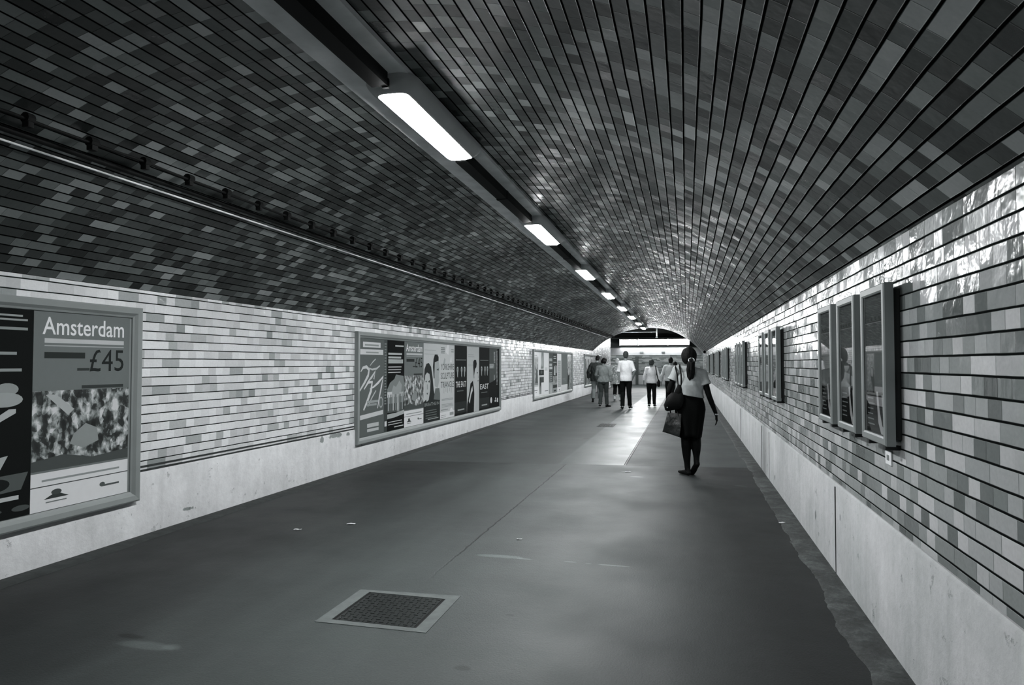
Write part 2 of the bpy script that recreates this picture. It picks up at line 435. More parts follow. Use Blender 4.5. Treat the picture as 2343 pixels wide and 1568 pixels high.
# double dark string course at the head of the left plinth
bm = bmesh.new(); box(bm, XL - .01, XL + .004, Y0, 41.5, PL - .004, PL + .010); tag(obj('trim_1', bm, M['kerb']), kind='structure')
bm = bmesh.new(); box(bm, XL - .01, XL + .004, Y0, 41.5, PL + .032, PL + .048); tag(obj('trim_2', bm, M['kerb']), kind='structure')
# dirty kerb strip at the left wall, ragged gutter at the right wall
def ragged_strip(name, xa, xb, s, amp, z, mat, y1, n):
    bm = bmesh.new(); rings = []
    for i in range(n + 1):
        y = Y0 + (y1 - Y0) * i / n
        e = xb + s * amp * (noise.noise((y * 1.1, 3, 0)) + .5 * noise.noise((y * 4.3, 9, 0)) + .3 * noise.noise((y * 17, 2, 0)))
        rings.append([(xa, y, -.02), (xa, y, z), ((xa + e) / 2, y, z * .9), (e - s * .012, y, z * .6), (e, y, -.001)])
    ring_loft(bm, rings, cap=True, closed=True)
    return tag(obj(name, bm, mat, smooth=True, angle=.8), kind='structure')
ragged_strip('trim_3', XL + .01, XL + .17, 1, .03, .012, M['kerb'], 41.5, 300)
ragged_strip('trim_4', XR - .01, XR - .19, -1, .05, .010, M['gutter'], 43.8, 1400)

# setting: the vault
bm = bmesh.new(); uvl = bm.loops.layers.uv.new('UVMap')
NA, NY = 72, 12
a0 = math.atan2(WT - ZC, XL - CX); a1 = math.atan2(WT - ZC, XR - CX)
def arcpt(k, r=RAD):
    a = a0 + (a1 - a0) * k / NA
    return CX + r * cos(a), ZC + r * sin(a), (a0 - a) * RAD
grid = []
for k in range(NA + 1):
    x, z, sarc = arcpt(k); ye = y_end(x)
    grid.append([(bm.verts.new((x, Y0 + (ye - Y0) * j / NY, z)), sarc, Y0 + (ye - Y0) * j / NY) for j in range(NY + 1)])
for k in range(NA):
    for j in range(NY):
        q = (grid[k][j], grid[k + 1][j], grid[k + 1][j + 1], grid[k][j + 1])
        f = bm.faces.new([c[0] for c in q]); f.smooth = True
        for l, c in zip(f.loops, q): l[uvl].uv = (c[2], c[1])
outer = []
for k in range(NA + 1):
    x, z, sarc = arcpt(k, RAD + .25); xi = arcpt(k)[0]
    outer.append(bm.verts.new((x, y_end(xi), z)))
for k in range(NA):
    q = (grid[k][NY][0], grid[k + 1][NY][0], outer[k + 1], outer[k])
    f = bm.faces.new(q)
    for l, c in zip(f.loops, ((0, 0), (.1, 0), (.1, .25), (0, .25))): l[uvl].uv = c
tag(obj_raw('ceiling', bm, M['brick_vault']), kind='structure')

# pale plaster strip along the crown
bm = bmesh.new()
rings = []
for i in range(41):
    y = Y0 + (33.3 - Y0) * i / 40
    c = lx(y) - .075
    top = min(vault_z(c - .24), vault_z(c + .21)) + .02
    rings.append([(c - .24, y, top), (c - .235, y, 3.157), (c + .205, y, 3.157), (c + .21, y, top)])
ring_loft(bm, rings)
tag(obj('trim_5', bm, M['plaster']), kind='structure')

# ------------------------------------------------------------------ lights along the crown
ys_l = [.42, 4.35, 8.28, 12.21, 16.14, 20.07, 24.0, 27.9, 31.4]
def rrect(hx, hy, r, z, n=5):
    pts = []
    for cx_, cy_, a in ((hx - r, hy - r, 0), (-hx + r, hy - r, 90), (-hx + r, -hy + r, 180), (hx - r, -hy + r, 270)):
        for k in range(n + 1):
            t = radians(a + 90 * k / n); pts.append((cx_ + r * cos(t), cy_ + r * sin(t), z))
    return pts
t = empty('cable_trunking', (lx(0), 0, 3.157)); 
bm = bmesh.new()
bm.free()
ends = [Y0] + [q for y in ys_l for q in (y - .758, y + .758)] + [33.2]
for ya_, yb_ in zip(ends[::2], ends[1::2]):
    bm = bmesh.new(); rings = []
    for i in range(5):
        y = ya_ + (yb_ - ya_) * i / 4; c = lx(y) - lx(0) - .03
        rings.append([(c - .05, y, 0), (c - .05, y, -.082), (c + .05, y, -.082), (c + .05, y, 0)])
    ring_loft(bm, rings)
    obj('trunking_channel', bm, M['trunk'], t)
for y in (1.6, 2.55, 6.4, 10.3, 14.2):
    bm = bmesh.new(); c = lx(y) - lx(0) - .03
    box(bm, c - .056, c + .056, y - .03, y + .03, -.088, 0, .004)
    obj('joint_sleeve', bm, M['trunk'], t)
tag(t, 'long black cable trunking running under the crown of the vault between the lamps', 'trunking')
proto = None
ordn = ['lamp behind the viewpoint', 'nearest lamp in view, largest of the row', 'second lamp in view along the crown', 'third lamp in view along the crown', 'fourth lamp in view along the crown', 'fifth lamp in view along the crown', 'sixth lamp in view along the crown', 'second last lamp before the arch', 'last before the dark arch opening']
for i, y in [(k, ys_l[k]) for k in range(1, len(ys_l))] + [(0, ys_l[0])]:
    if proto is None:
        r = empty('tunnel_lamp')
        bm = bmesh.new()
        rings = [rrect(.165, .74, .10, .0), rrect(.165, .74, .10, -.025), rrect(.155, .73, .09, -.045), rrect(.135, .71, .08, -.070), rrect(.108, .685, .065, -.088), rrect(.098, .672, .05, -.092), rrect(.090, .664, .045, -.088), rrect(.090, .664, .045, -.065)]
        ring_loft(bm, rings, cap=True)
        obj('housing', bm, M['housing'], r, smooth=True, angle=.7)
        bm = bmesh.new()
        ring_loft(bm, [rrect(.086, .655, .05, -.066), rrect(.086, .655, .05, -.0955), rrect(.078, .645, .045, -.103), rrect(.05, .60, .03, -.107)], cap=True)
        obj('diffuser', bm, M['lamp_glow'], r, smooth=True, angle=.7)
        for sx in (-1, 1):
            bm = bmesh.new(); box(bm, -.02, .02, sx * .742 - .012, sx * .742 + .012, -.085, -.03, .003); obj('end_clip', bm, M['black'], r)
        proto = r
    else: r = copy_tree(proto)
    r.location = (lx(y), y, 3.1565)
    r.rotation_euler = (0, 0, .0072)
    r['label'] = 'grey rounded ceiling lamp with white diffuser, ' + ordn[i]
    if y < 2:        # the tube behind the viewpoint is unseen, dimmed to darken the near end
        for ch in r.children:
            if ch.name.startswith('diffuser'): ch.data = ch.data.copy(); ch.data.materials[0] = M['lamp_dim']
    r['category'] = 'lamp'; r['group'] = 'ceiling lamps along the crown'

# ------------------------------------------------------------------ cables on the left haunch
def on_vault(x, off):
    z = vault_z(x); n = V((CX - x, 0, ZC - z)).normalized()
    return V((x, 0, z)) + n * off
def run(name, x, off, r, mat, y1, wob=0.0, n=60):
    bm = bmesh.new(); b = on_vault(x, off)
    pts = [(V((b.x, Y0 + (y1 - Y0) * i / n, b.z + wob * noise.noise((i * .9, x, 0)))), r) for i in range(n + 1)]
    tube(bm, pts, n=8)
    return obj(name, bm, mat, smooth=True)
tag(run('conduit', -3.63, .020, .0068, M['pipe'], 33.3), 'thin white conduit running along the left haunch of the vault', 'conduit')
tag(run('conduit', -3.555, .022, .018, M['black'], 33.3), 'thick black conduit running just above the white one', 'conduit')
c = run('cable', -3.42, .055, .010, M['black'], 33.3, .012, 180)
tag(c, 'black clipped cable, topmost of the runs on the left haunch', 'cable')
bm = bmesh.new(); b = on_vault(-3.42, .044)
tube(bm, [(b + V((0, -.02, 0)), .03, .03), (b + V((0, .02, 0)), .03, .03)], n=10, round_ends=False)
box(bm, b.x - .022, b.x + .022, -.016, .016, b.z - .05, b.z + .012, .004)
cl = obj('cable_clip', bm, M['black'], c, smooth=True, angle=.6)
cl.location.y = 2.83 - .405 * 2
for i in range(1, 78):
    k = cl.copy(); COL.objects.link(k); k.parent = c
    k.location.y = cl.location.y + .405 * i; k.scale = (1, rnd.uniform(1.0, 1.5), 1)

# ------------------------------------------------------------------ far end
bm = bmesh.new()
quad_uv(bm, [(-11, 47.6, .6), (6, 47.6, .6), (6, 47.6, 4.4), (-11, 47.6, 4.4)], [(0, .6), (17, .6), (17, 4.4), (0, 4.4)])
tag(obj_raw('wall_back', bm, M['brick_back']), kind='structure')
bm = bmesh.new(); box(bm, -11, 6, 47.5, 47.7, 0, .66, .02); tag(obj('baseboard_back', bm, M['plinth_right']), kind='structure')
bm = bmesh.new(); box(bm, -3.39, -3.2, 47.38, 47.62, 0, 1.95, .01); tag(obj('trim_20', bm, M['recess']), kind='structure')
bm = bmesh.new(); box(bm, -11, 6, 30, 48, 4.3, 4.5); tag(obj('ceiling_far', bm, M['void']), kind='structure')
bm = bmesh.new(); box(bm, -11, -10.8, 41, 48, 0, 4.4); tag(obj('wall_far_left', bm, M['recess']), kind='structure')
bm = bmesh.new(); box(bm, 5.8, 6, 44, 48, 0, 4.4); tag(obj('wall_far_right', bm, M['recess']), kind='structure')
bm = bmesh.new(); box(bm, XR + .35, 6, 43.9, 44.1, 0, 4.4); tag(obj('wall_far_return', bm, M['recess']), kind='structure')
# beam across the opening, and the dark recess above it that holds the light
r = empty('lintel_beam', (-1.7, 44.3, 2.0))
bm = bmesh.new(); box(bm, -3.4, 2.9, -.3, .3, 0, .46, .01); obj('beam_face', bm, M['beam'], r)
bm = bmesh.new(); box(bm, -3.4, 2.9, -.298, .3, .46, .54, .01); obj('beam_ledge', bm, M['recess'], r)
bm = bmesh.new(); box(bm, -3.4, 2.9, .1, .3, .54, 1.05); obj('recess_back', bm, M['recess'], r)
bm = bmesh.new(); box(bm, -3.4, 2.9, -.2, .3, 1.05, 1.12, .005); obj('recess_head', bm, M['recess'], r)
for x in (-1.05, .30, 1.66):
    bm = bmesh.new(); box(bm, x - .11, x + .11, -.325, -.295, .12, .22, .006); box(bm, x - .04, x + .04, -.34, -.32, .14, .20, .004)
    obj('junction_box', bm, M['frame'], r)
bm = bmesh.new(); box(bm, -3.4, 2.9, -.315, -.295, .0, .025); obj('drip_edge', bm, M['pipe'], r)
tag(r, 'pale painted lintel beam with ledge across the far end of the tunnel', 'beam')
segs = [(-4.13, -2.98, 'left fluorescent light, shortest, above the far beam'), (-2.95, -1.13, 'middle and longest fluorescent light above the far beam'), (-1.10, .20, 'right fluorescent light above the far beam, ending at the arch')]
for x0, x1, lb in segs:
    r = empty('fluorescent_light', ((x0 + x1) / 2, 43.86, 2.6)); h = (x1 - x0) / 2
    bm = bmesh.new(); box(bm, -h, h, .02, .10, .03, .40, .01); box(bm, -h + .2, h - .2, .05, .539, .18, .24); obj('housing', bm, M['housing'], r)
    bm = bmesh.new(); box(bm, -h + .025, h - .025, -.08, .02, .10, .345, .03); obj('diffuser', bm, M['tube_glow'], r)
    for sx in (-1, 1):
        bm = bmesh.new(); box(bm, sx * h - .012, sx * h + .012, -.10, .10, -.02, .44, .004); obj('end_cap', bm, M['housing'], r)
    tag(r, lb, 'light', 'fluorescent lights over the far beam')
for i, (x, y) in enumerate(((-3.0, 46.1), (.2, 46.1), (-6.5, 46.1), (-7.5, 43.0))):  # unseen fittings added to brighten the back wall and far corner
    r = empty('added_corridor_light', (x, y, 4.3))
    bm = bmesh.new(); box(bm, -.6, .6, -.08, .08, -.09, 0, .01); obj('housing', bm, M['housing'], r)
    bm = bmesh.new(); box(bm, -.56, .56, -.06, .06, -.12, -.085, .01); obj('diffuser', bm, M['added_corridor_glow'], r)
    bm = bmesh.new(); box(bm, -.05, .05, -.05, .05, -.02, .0); obj('added_ceiling_mount', bm, M['housing'], r)
    tag(r, 'added ceiling light of the crossing corridor ' + ('behind the far beam, over its middle', 'behind the far beam, towards the right wall', 'behind the far beam, round the corner', 'before the corner, out beyond the left wall')[i], 'light', 'added crossing corridor lights')
bm = bmesh.new(); box(bm, -11, 6, 44.45, 44.6, 3.0, 4.3); tag(obj('wall_dark_sheet', bm, M['void']), kind='structure')  # dark sheet put in for the unlit space above the beam
# pipe and post in the dark space over the beam
r = empty('sprinkler_pipe', (-1.8, 44.0, 3.1))
bm = bmesh.new(); tube(bm, [((-2.9, 0, .37), .028), ((.0, 0, .37), .028)], n=10); obj('pipe', bm, M['frame'], r, smooth=True)
bm = bmesh.new(); tube(bm, [((0, 0, .02), .04), ((0, 0, 1.19), .04)], n=10, round_ends=False); obj('hanger_post', bm, M['frame'], r, smooth=True)
bm = bmesh.new(); tube(bm, [((0, 0, .0), .08), ((0, 0, .05), .07)], n=12, round_ends=False); obj('foot_flange', bm, M['frame'], r, smooth=True, angle=.5)
tag(r, 'grey pipe and hanger post in the dark space above the far lights', 'pipe')
# small dark camera with a pale foot on the right wall near the end
r = empty('security_camera', (XR - .001, 36.0, 2.0))
bm = bmesh.new(); box(bm, -.06, .0, -.05, .05, -.06, -.01, .006); obj('wall_mount', bm, M['pipe'], r)
bm = bmesh.new(); ell(bm, (-.09, 0, .05), .075, .075, .075); obj('dome', bm, M['black'], r, smooth=True)
tag(r, 'small dark dome camera on a white bracket high on the right wall', 'camera')

# ------------------------------------------------------------------ poster drawing
class Sheet:
    """flat printed sheet; u runs to the viewer's right, v up, both 0..1"""
    def __init__(s, side, x, ya, yb, z0, z1, bg, parent=None, name='poster', thick=.004):
        s.side = side; s.x = x; s.ya = ya; s.w = (yb - ya); s.z0 = z0; s.h = z1 - z0
        s.root = None; s.lay = 0
        bm = bmesh.new()
        a, b = min(ya, yb), max(ya, yb)
        box(bm, min(x, x + side * thick), max(x, x + side * thick), a, b, z0, z1)
        s.root = obj(name, bm, P(bg), parent); s.bg = bg
        s.top = x + side * thick; s.pic = {}; s.let = {}
    def pt(s, u, v, k): return (s.top + s.side * (.0004 + .00007 * k), s.ya + u * s.w, s.z0 + v * s.h)
    def poly(s, pts, g, let=False):
        d = s.let if let else s.pic
        s.lay += 1
        d.setdefault(g, []).append(([s.pt(u, v, s.lay) for u, v in pts], [list(range(len(pts)))]))
        return s
    def rect(s, u0, v0, u1, v1, g, let=False): return s.poly([(u0, v0), (u1, v0), (u1, v1), (u0, v1)], g, let)
    def bars(s, u0, v0, u1, v1, n, g, fill=.5, rag=.25):
        for i in range(n):
            dv = (v1 - v0) / n; vv = v1 - dv * (i + 1)
            s.rect(u0, vv, u1 - rnd.random() * rag * (u1 - u0), vv + dv * fill, g, True)
        return s
    def oval(s, u, v, ru, rv, g, n=18, rot=0):
        return s.poly([(u + ru * cos(2 * pi * k / n) * cos(rot) - rv * sin(2 * pi * k / n) * sin(rot) * s.h / abs(s.w), v + rv * sin(2 * pi * k / n) * cos(rot) + ru * cos(2 * pi * k / n) * sin(rot) * abs(s.w) / s.h) for k in range(n)], g)
    def text(s, body, u0, v0, u1, v1, g, shear=0.0, vertical=False):
        vs, fs = text_faces(body); s.lay += 1
        if vertical: q = [s.pt(u1 - (u1 - u0) * y, v0 + (v1 - v0) * x, s.lay) for x, y in vs]
        else: q = [s.pt(u0 + (u1 - u0) * (x + shear * y), v0 + (v1 - v0) * y, s.lay) for x, y in vs]
        s.let.setdefault(g, []).append((q, fs)); return s
    def stroke(s, pts, wid, g, let=True):
        n = len(pts); L, R = [], []
        for i, (u, v) in enumerate(pts):
            a = pts[max(i - 1, 0)]; b = pts[min(i + 1, n - 1)]
            dx = (b[0] - a[0]) * abs(s.w); dy = (b[1] - a[1]) * s.h; l = sqrt(dx * dx + dy * dy) or 1
            w = wid * sin(pi * (i + .35) / (n + .2)) ** .7 / 2
            nx, ny = -dy / l * w / abs(s.w), dx / l * w / s.h
            L.append((u + nx, v + ny)); R.append((u - nx, v - ny))
        for i in range(n - 1): s.poly([L[i], L[i + 1], R[i + 1], R[i]], g, let); s.lay -= 1
        s.lay += 1
        return s
    def done(s, label, group, cat='poster'):
        if s.pic: s.pic = {s.bg: [([s.pt(u, v, 0) for u, v in ((0, 0), (1, 0), (1, 1), (0, 1))], [[0, 1, 2, 3]])] + s.pic.pop(s.bg, []), **s.pic}
        for nm, d in (('picture_print', s.pic), ('lettering', s.let)):
            if not d: continue
            bm = bmesh.new(); mats = []
            for g, lst in d.items():
                mats.append(g if hasattr(g, 'node_tree') else P(g)); mi = len(mats) - 1
                for q, fs in lst:
                    vv = [bm.verts.new(p) for p in q]
                    for f in fs:
                        try: bm.faces.new([vv[i] for i in f]).material_index = mi
                        except ValueError: pass
            obj_raw(nm, bm, mats, s.root)
        tag(s.root, label, cat, group); return s.root

def poster_frame(name, y0, y1, z0, z1, label):
    r = empty(name, (XL, (y0 + y1) / 2, z0))
    h = (y1 - y0) / 2; H = z1 - z0; fw = .085
    bm = bmesh.new(); box(bm, .004, .022, -h + .03, h - .03, .03, H - .03); obj('backing_board', bm, M['frame'], r)
    prof = [(.0, .0), (.055, .0), (.062, .012), (.058, .050), (.040, .070), (.034, fw), (.0, fw)]     # depth, inward
    def at(d, inn, c):
        sy = (-1, 1, 1, -1)[c]; sz = (0, 0, 1, 1)[c]
        return (d, sy * (h - inn), (inn if sz == 0 else H - inn))
    for nm, ca, cb in (('bottom_rail', 0, 1), ('end_rail', 1, 2), ('top_rail', 2, 3), ('end_rail', 3, 0)):
        bm = bmesh.new(); ring_loft(bm, [[at(d, i, ca) for d, i in prof], [at(d, i, cb) for d, i in prof]])
        obj(nm, bm, M['frame'], r)
    return tag(r, label, 'billboard', 'long grey poster frames on the left wall')
PX = XL + .0225
G1, G2, G3, G4 = ['posters in the %s frame on the left wall' % k for k in ('nearest', 'second', 'third', 'farthest')]

def city_price_poster(ya, yb, label, grp, z0=.407, z1=1.833):
    s = Sheet(1, PX, ya, yb, z0, z1, .175)
    s.rect(0, .20, 1, .60, M['crowd'])
    s.poly([(0, .20), (1, .20), (1, .255), (.6, .235), (.3, .27), (0, .25)], .08)
    s.poly([(.12, .58), (.22, .58), (.40, .50), (.34, .47)], .42)
    s.poly([(.36, .32), (.50, .29), (.66, .32), (.64, .39), (.52, .42), (.40, .37)], .28)
    s.rect(0, 0, 1, .19, .72); s.rect(0, .119, 1, .124, .06, True)
    s.text('Amsterdam', .08, .885, .93, .975, .80)
    s.rect(.10, .843, .93, .866, .52, True); s.rect(.10, .826, .93, .832, .40, True)
    s.bars(.10, .765, .50, .80, 1, .035, .9, 0)
    s.text('£45', .55, .695, .93, .815, .025)
    s.rect(.42, .700, .55, .714, .05, True); s.rect(.47, .605, .93, .622, .05, True)
    s.rect(.10, .145, .9, .155, .3, True)
    s.poly([(.12, .055), (.36, .055), (.30, .070), (.24, .085), (.18, .070)], .05); s.oval(.24, .085, .05, .014, .07)
    s.rect(.14, .036, .34, .042, .2, True); s.rect(.70, .062, .90, .072, .1, True); s.oval(.71, .075, .03, .012, .1)
    return s.done(label, grp)
# nearest frame: two posters in view
poster_frame('billboard', -2.8, 4.735, .318, 1.923, 'long grey poster frame nearest on the left wall, holding the big city fare poster')
s = Sheet(1, PX, 2.95, 3.775, .407, 1.833, .010)
s.bars(.25, .945, .95, .985, 2, .35, .45, .1); s.bars(.3, .78, .93, .80, 1, .30, .7); s.bars(.3, .70, .93, .72, 1, .3, .7); s.rect(.25, .90, .95, .913, .28, True)
s.oval(.78, .615, .10, .03, .30); s.oval(.76, .565, .16, .035, .36); s.poly([(.65, .47), (.72, .46), (.86, .50), (.86, .52), (.80, .52)], .45)
s.poly([(.5, .22), (.72, .22), (.80, .30), (.66, .29), (.5, .30)], .40); s.poly([(.55, .12), (.92, .13), (.98, .21), (.6, .205)], .10); s.oval(.70, .165, .12, .03, .015)
s.rect(.4, .085, .90, .105, .5, True); s.oval(.6, .04, .16, .014, .08); s.oval(.92, .04, .08, .014, .08)
s.done('black poster with pale blurred shapes beside the near fare poster, cut by the left edge', G1)
city_price_poster(3.778, 4.628, 'large Amsterdam fare poster with £45 in the nearest frame', G1)

poster_frame('billboard', 8.60, 16.13, .325, 1.91, 'long grey poster frame second along the left wall, holding nine posters')
z0, z1 = .415, 1.820
s = Sheet(1, PX, 8.690, 9.612, z0, z1, .125)
s.rect(.88, 0, 1, .62, .06); s.rect(.88, .62, 1, 1, .09)
s.rect(.12, .91, .74, .965, .62, True); s.rect(.03, .835, .84, .89, .60, True)
s.bars(.18, .925, .68, .955, 1, .3, .6, .2); s.bars(.22, .85, .75, .875, 1, .3, .6, .2)
s.stroke([(.05, .66), (.12, .70), (.24, .71), (.33, .68), (.30, .62), (.18, .55), (.02, .47)], .055, .58)
s.stroke([(.30, .70), (.44, .68), (.60, .69), (.72, .72)], .03, .5)
s.stroke([(.36, .72), (.46, .76), (.56, .79)], .02, .5)
s.stroke([(.30, .56), (.42, .60), (.55, .66), (.50, .58)], .045, .55)
s.stroke([(.16, .48), (.30, .55), (.44, .55), (.40, .46), (.28, .36), (.15, .27)], .06, .62)
s.stroke([(.36, .48), (.50, .50), (.66, .54), (.84, .60), (.78, .50), (.70, .38), (.64, .27)], .045, .62)
s.stroke([(.30, .30), (.42, .38), (.58, .46)], .025, .5)
s.bars(.89, .30, .97, .98, 22, .22, .5, .3)
s.rect(.26, .335, .66, .36, .35, True); s.rect(.26, .305, .60, .328, .32, True); s.oval(.76, .33, .075, .06, .40); s.oval(.76, .33, .055, .045, .15)
s.poly([(.03, .175), (.84, .20), (.84, .245), (.03, .22)], .58, True); s.rect(.27, .085, .68, .125, .5, True); s.rect(.27, .04, .68, .07, .5, True)
s.rect(.90, .06, .98, .115, .7, True)
s.done('grey poster with sweeping white brush-script strokes, first in the second frame', G2)
s = Sheet(1, PX, 9.616, 10.262, z0, z1, .008)
s.rect(.45, .935, .95, .95, .55, True)
s.bars(.05, .80, .85, .88, 2, .5, .55, .15); s.rect(.05, .745, .92, .79, .42, True); s.bars(.05, .64, .85, .73, 3, .6, .3, .1)
s.poly([(.02, .28), (.0, .46), (.15, .53), (.40, .57), (.5, .62), (.95, .60), (1, .52), (1, .40), (.95, .28)], .23)
s.poly([(.2, .40), (.35, .50), (.5, .48), (.7, .55), (.85, .50), (.8, .40), (.5, .36)], .34)
s.rect(.0, .37, .27, .43, .60); s.rect(.70, .37, .95, .42, .42); s.rect(.0, .20, .97, .30, .09); s.rect(.55, .20, .70, .30, .28)
for k in range(7): s.rect(.04 + k * .135, .22, .10 + k * .135, .40, (.35, .14, .45, .2, .5, .12, .3)[k])
s.poly([(0, .135), (.4, .14), (1, .165), (1, .21), (.5, .19), (0, .185)], .42)
s.bars(.05, .065, .95, .12, 2, .6, .3, .15); s.rect(.4, .03, .95, .04, .6, True)
s.done('black poster with a tall pale iced cake, second in the second frame', G2)
city_price_poster(10.265, 11.098, 'smaller Amsterdam fare poster between the cake and the couple posters', G2, z0, z1)
s = Sheet(1, PX, 11.1, 11.922, z0, z1, .50)
s.poly([(0, 0), (1, 0), (1, .30), (.6, .33), (.2, .30), (0, .26)], .03)
s.poly([(.60, .55), (.55, .70), (.58, .80), (.66, .86), (.80, .87), (.90, .83), (.90, .78), (.72, .76), (.66, .70), (.66, .55)], .02)
s.poly([(.66, .76), (.90, .78), (.97, .68), (.93, .58), (.95, .52), (.85, .42), (.66, .45), (.64, .60)], .36)
s.poly([(.02, .55), (.05, .67), (.16, .74), (.30, .75), (.44, .70), (.54, .55), (.60, .40), (.70, .30), (.75, .10), (.1, .1), (.22, .30)], .03)
s.poly([(.06, .52), (.10, .60), (.20, .63), (.34, .61), (.40, .52), (.38, .40), (.30, .28), (.18, .26), (.08, .36)], .46)
s.poly([(.10, .515), (.18, .53), (.18, .505)], .05); s.poly([(.26, .51), (.36, .535), (.36, .50)], .05); s.poly([(.17, .37), (.27, .375), (.22, .345)], .12); s.poly([(.19, .48), (.24, .48), (.25, .42), (.2, .41)], .3)
s.poly([(.76, .66), (.90, .68), (.90, .65)], .06)
s.poly([(.60, .28), (.70, .42), (.95, .42), (1, .34), (1, .26)], .14)
s.bars(.04, .86, .9, .96, 2, .38, .15, .3)
s.text('BREATHE IN', .06, .205, .94, .245, .28); s.bars(.12, .05, .92, .17, 4, .16, .3, .2); s.rect(.25, .03, .9, .04, .35, True)
s.done('pale poster with the faces of a dark-haired couple in the second frame', G2)
s = Sheet(1, PX, 11.925, 12.728, z0, z1, .50)
s.poly([(.35, .90), (.48, 1), (.62, 1), (.56, .86)], .62); s.bars(.05, .88, .32, .97, 4, .15, .5, .1); s.bars(.75, .90, .95, .96, 2, .25, .4)
s.poly([(.20, .74), (.28, .82), (.36, .80), (.30, .72)], .36); s.poly([(.66, .76), (.76, .84), (.8, .76)], .62)
for tx, v in (('YORKSHIRE', .655), ('SCULPTURE', .535), ('TRIANGLE', .415)): s.text(tx, .04, v, .96, v + .085, .10)
for k in range(5): s.rect(.25 + k * .13, .34 + .02 * (k % 2), .265 + k * .13, .41, .14)
s.bars(.10, .245, .95, .275, 2, .25, .45); s.bars(.10, .155, .92, .205, 3, .28, .4); s.bars(.06, .115, .55, .13, 1, .2, .6)
s.rect(0, 0, 1, .09, .68); s.bars(.06, .02, .42, .065, 2, .2, .25); s.rect(.66, .03, .94, .07, .30, True)
s.poly([(.66, .085), (.72, .125), (.82, .13), (.9, .085)], .7)
s.done('pale poster lettered YORKSHIRE SCULPTURE TRIANGLE in the second frame', G2)
def film_poster(ya, yb, txt, label, vt, grp=G2):
    s = Sheet(1, PX, ya, yb, z0, z1, .014)
    s.rect(0, .03, 1, .19, .03); s.bars(.1, .79, .95, .81, 1, .2, .5)
    for u in (.24, .56, .80):
        s.oval(u, .655, .065, .05, .40); s.poly([(u - .05, .66), (u + .05, .66), (u + .02, .54), (u - .03, .56)], .30)
        s.oval(u - .022, .665, .014, .006, .02); s.oval(u + .022, .665, .014, .006, .02)
        s.poly([(u - .07, .67), (u - .05, .715), (u + .05, .715), (u + .07, .67), (u + .04, .695), (u - .04, .695)], .02)
    s.text(txt, .10, vt, .92, vt + .085, .62); s.bars(.2, vt - .06, .85, vt - .035, 1, .12, .6)
    s.rect(.25, .065, .78, .085, .34, True)
    s.done(label, grp)
film_poster(12.731, 13.521, 'THE EAST', 'black film poster lettered THE EAST under three pale faces', .40)
s = Sheet(1, PX, 13.524, 14.377, z0, z1, .46)
s.bars(.08, .84, .62, .90, 2, .30, .3); s.text('GIVE US A RING', .08, .70, .55, .735, .36)
s.poly([(.0, .0), (.02, .14), (.18, .30), (.28, .44), (.48, .48), (.60, .30), (.56, 0)], .012)
s.poly([(.50, .68), (.50, .77), (.58, .80), (.74, .80), (.80, .74), (.74, .66), (.66, .62), (.66, .50), (.56, .52)], .015)
s.poly([(.58, .56), (.66, .66), (.78, .69), (.94, .62), (.99, .52), (.90, .42), (.82, .36), (.70, .42), (.60, .48)], .48)
s.poly([(.78, .60), (.90, .61), (.88, .585)], .05); s.poly([(.84, .47), (.95, .485), (.93, .46)], .08); s.poly([(.90, .59), (.97, .52), (.90, .51)], .32)
s.poly([(.54, .45), (.68, .42), (.82, .33), (.74, .18), (.66, .0), (.56, .0), (.62, .20)], .50)
s.poly([(.82, .34), (1, .42), (1, .0), (.72, 0), (.78, .2)], .46)
s.poly([(.14, .18), (.24, .26), (.34, .36), (.44, .40), (.46, .33), (.34, .27), (.22, .14)], .55)
s.done('pale poster with a dark-suited man leaning his head in the second frame', G2)
film_poster(14.38, 15.188, 'EAST', 'black film poster lettered EAST beside the end poster', .33)
s = Sheet(1, PX, 15.191, 16.038, z0, z1, .012)
s.poly([(0, .42), (.35, .44), (.8, .50), (.8, 1), (0, 1)], .075); s.rect(.0, .66, .5, .74, .20); s.bars(.03, .665, .45, .735, 4, .5, .4)
s.bars(.45, .46, .56, .56, 5, .4, .5); s.bars(.44, .76, .58, .95, 9, .4, .5)
s.bars(.72, .38, .82, .97, 26, .42, .5); s.oval(.17, .13, .09, .05, .6); s.rect(.52, .09, .70, .12, .5, True); s.rect(.76, .08, .88, .15, .6, True); s.oval(.62, .145, .05, .02, .5)
s.done('dark poster with a column of sideways lettering, last in the second frame', G2)

# third frame
poster_frame('billboard', 19.85, 27.02, .355, 1.90, 'long grey poster frame third along the left wall, before the group of walkers')
z0, z1 = .445, 1.810
s = Sheet(1, PX, 19.94, 20.68, z0, z1, 0.84); s.rect(.12, .22, .90, .90, .55); s.rect(.18, .26, .82, .86, M['streaks']); s.poly([(.3, .3), (.5, .62), (.7, .58), (.8, .3)], .12); s.oval(.5, .68, .12, .06, .5)
s.bars(.15, .92, .8, .95, 1, .3, .4); s.bars(.12, .13, .8, .15, 1, .15, .8); s.rect(.35, .08, .6, .095, .3, True)
s.done('white-bordered poster with a mottled picture, first in the third frame', G3)
s = Sheet(1, PX, 20.685, 21.455, z0, z1, 0.78)
s.poly([(.35, .62), (.45, .70), (.5, 1), (.95, 1), (.95, .62)], .25); s.poly([(.45, .75), (.7, .95), (.8, .7), (.6, .66)], .42)
s.rect(0, .47, 1, .60, .03); s.rect(.05, .44, 1, .46, .5); s.rect(.1, .04, .45, .43, .05); s.rect(.45, .30, .98, .43, .08); s.oval(.5, .54, .2, .04, .10); s.poly([(.1, .04), (.4, .04), (.3, .25)], .3)
s.done('pale poster with stacked dark blocks, second in the third frame', G3)
